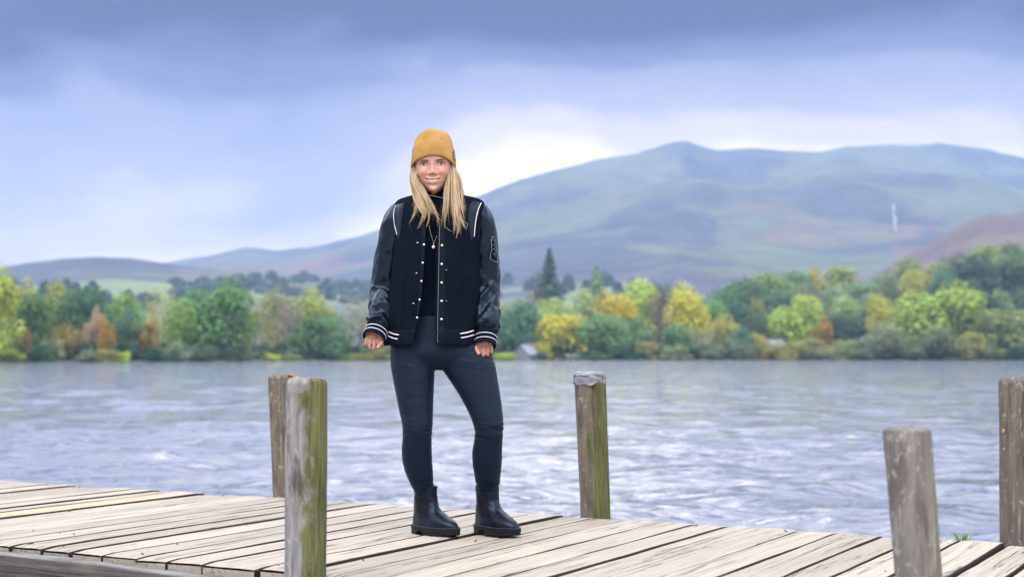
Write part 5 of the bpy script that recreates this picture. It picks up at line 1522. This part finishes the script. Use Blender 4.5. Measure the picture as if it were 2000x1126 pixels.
# badge on the sleeve, seen edge on
bd = strip([(959, 464), (959.5, 480), (958.5, 497), (957, 505)], [(967, 461), (970, 480), (971, 497), (971.5, 512)], M_wool, 'sleeve_badge', jacket, off=.0035)
piping([(962, 462), (959.5, 470), (960.5, 485), (957.5, 500), (960, 507), (971, 512)], .0011, M_edge, 'badge_edging', bd, off=.0045)
piping([(962, 462), (966, 463), (968, 470), (969.5, 486), (971.5, 500), (971.5, 511)], .0010, M_edge, 'badge_edging', bd, off=.0045)
for k in range(4):
    piping([(962 + k * .4, 470 + k * 9), (965 + k * .3, 467 + k * 9), (967 + k * .6, 475 + k * 9)], .0007, M_edge, 'badge_stitching', bd, off=.0045, n=8)

# necklace
TB = bvh_of([topo])
neck = empty('necklace'); neck.parent = person
def chain(pts, bv):
    return np.array([on(bv, u, v, .003) for u, v in catmull(np.array(pts, float), 8)])
m = MB(); c1 = chain([(838, 440), (841, 455), (845, 468), (847, 476)], TB); m.tube(c1, np.full(len(c1), .0008), 5); m.build('chain', M_gold, neck)
m = MB(); c1 = chain([(859, 440), (855, 455), (850, 468), (847, 476)], TB); m.tube(c1, np.full(len(c1), .0008), 5); m.build('chain', M_gold, neck)
p = on(TB, 847, 477, .005); m = MB(); m.ball(p, (.0022, .0022, .0042), 10, 8); m.build('bail', M_gold, neck)
p = on(TB, 846.6, 482, .007); m = MB(); m.ball(p, (.0062, .0060, .0068), 16, 10); m.build('pearl', M_pearl, neck)

# ---------------------------------------------------------------- boots
def boot(u, dy, yaw, label):
    c = q(u, 0, dy)
    r = empty('ankle_boot', (c[0], dy, 0), yaw); r.parent = person
    r['label'] = label
    ns = 64; th = np.linspace(0, 2 * np.pi, ns, endpoint=False)
    def outline(xb, xf, hw, grow=0.0, sq=2.3):
        L = (xf - xb) / 2 + grow; xc = (xf + xb) / 2
        cx = np.sign(np.cos(th)) * np.abs(np.cos(th)) ** (2 / sq); cy = np.sign(np.sin(th)) * np.abs(np.sin(th)) ** (2 / sq)
        x = xc + L * cx
        long_ = sstep(.13, .22, xf - xb)
        t = (x - xb) / (xf - xb)
        wf = 1 - long_ * (.20 * np.exp(-((t - .10) / .20) ** 2) + .10 * np.exp(-((t - .42) / .14) ** 2)) 
        return x, (hw + grow) * cy * wf
    SL = [(.030, -.066, .176, .0445), (.040, -.067, .178, .0455), (.052, -.067, .173, .0445), (.063, -.066, .160, .0425), (.074, -.064, .138, .0400), (.086, -.061, .112, .0380), (.098, -.058, .088, .0370), (.112, -.055, .070, .0365), (.130, -.052, .059, .0370), (.150, -.051, .054, .0385), (.172, -.052, .052, .0400), (.192, -.053, .052, .0412), (.197, -.051, .050, .0400)]
    SLs = catmull(np.array(SL), 3)
    V = []
    for (z, xb, xf, hw) in SLs:
        x, y = outline(xb, xf, hw)
        crease = .0035 * fbm(x * 30, y * 22, np.full_like(x, z * 55), 3, int(abs(u))) * (sstep(.055, .10, z)) * 2
        zz = z + .006 * (x > .0) * sstep(.15, .197, z) * 0
        k = 1 + crease / (np.hypot(x, y) + .02)
        V.append(np.stack([x * k, y * k, np.full_like(x, zz)], -1))
    x, y = V[-1][:, 0], V[-1][:, 1]
    V.append(np.stack([x * .9, y * .9, np.full_like(x, .185)], -1)); V.append(np.stack([x * .85, y * .85, np.full_like(x, .13)], -1))
    up = mesh_obj('upper', np.vstack(V), [tuple(f) for f in grid_faces(ns, len(V), True)] + [tuple(range(ns))[::-1]], M_boot, r)
    # lugged sole
    ns2 = 144; th0 = th; th = np.linspace(0, 2 * np.pi, ns2, endpoint=False)
    rowsS = []
    x, y = outline(-.070, .182, .0475, .003)
    spring = .010 * sstep(.10, .19, x)
    arch = sstep(-.020, -.012, x) * (1 - sstep(.020, .030, x))
    notch = ((np.arange(ns2) // 3) % 2 == 0) & (x > .02)
    zb = spring + .016 * arch + notch * .006
    rowsS.append(np.stack([x * .94 + .003, y * .90, zb], -1)); rowsS.append(np.stack([x, y, zb + .002], -1))
    rowsS.append(np.stack([x, y, np.maximum(.020, zb + .004) + spring * .3], -1))
    x, y = outline(-.070, .182, .0475, .0045); rowsS.append(np.stack([x, y, .022 + .3 * spring + 0 * x], -1)); rowsS.append(np.stack([x, y, .035 + .3 * spring], -1))
    x, y = outline(-.070, .182, .0475, -.004); rowsS.append(np.stack([x, y, .036 + .3 * spring], -1))
    n = len(rowsS)
    so = mesh_obj('sole', np.vstack(rowsS), [tuple(f) for f in grid_faces(ns2, n, True)] + [tuple(range(ns2))[::-1], tuple(range((n - 1) * ns2, n * ns2))], M_sole, r, False)
    x, y = outline(-.070, .182, .0475, .0022); Pw = np.stack([x, y, .0368 + .3 * .010 * sstep(.10, .19, x)], -1)
    m = MB()
    for i in range(0, ns2, 2):
        a, b = Pw[i], Pw[(i + 1) % ns2]; m.tube([a, a * .25 + b * .75], [.0013, .0013], 5)
    st = m.build('welt_stitching', M_stitch, so); st['kind'] = 'stuff'
    th = th0
    # heel counter seam and pull tab at the back
    m = MB(); m.box((-.0565, 0, .188), (.006, .018, .030)); m.build('pull_tab', M_gore, r)
    return r, up
def boot_world(up, r):
    M = np.array(Matrix.Translation(r.location) @ Matrix.Rotation(r.rotation_euler[2], 4, 'Z'))
    return M
yawL, yawR = math.radians(-43), math.radians(-48)
bl, upl = boot(831, .058, yawL, 'black ankle boot on the left, toe turned to the right')
br, upr = boot(952, .066, yawR, 'black ankle boot on the right, toe turned to the right')
for (r, up, polyA, polyB) in ((bl, upl, [(811, 963), (812, 978), (816, 994), (825, 1008)], [(830, 963), (832, 978), (834, 994), (834, 1009)]), (br, upr, [(932.5, 962), (933, 978), (936, 992), (942, 1008)], [(946, 962), (948.5, 978), (951.5, 994), (953, 1009)])):
    M4 = boot_world(up, r); c = co_array(up); cw = c @ M4[:3, :3].T + M4[:3, 3]
    bv_ = BVHTree.FromPolygons([Vector(v) for v in cw], [tuple(p.vertices) for p in up.data.polygons])
    A, B = catmull(np.array(polyA, float), 5), catmull(np.array(polyB, float), 5)
    V = np.array([on(bv_, *(A[i] + (B[i] - A[i]) * j / 7), off=.0022) for i in range(len(A)) for j in range(8)])
    Mi = np.linalg.inv(M4); V = V @ Mi[:3, :3].T + Mi[:3, 3]
    mesh_obj('elastic_gusset', V, [tuple(f) for f in grid_faces(8, len(A))], M_gore, r)
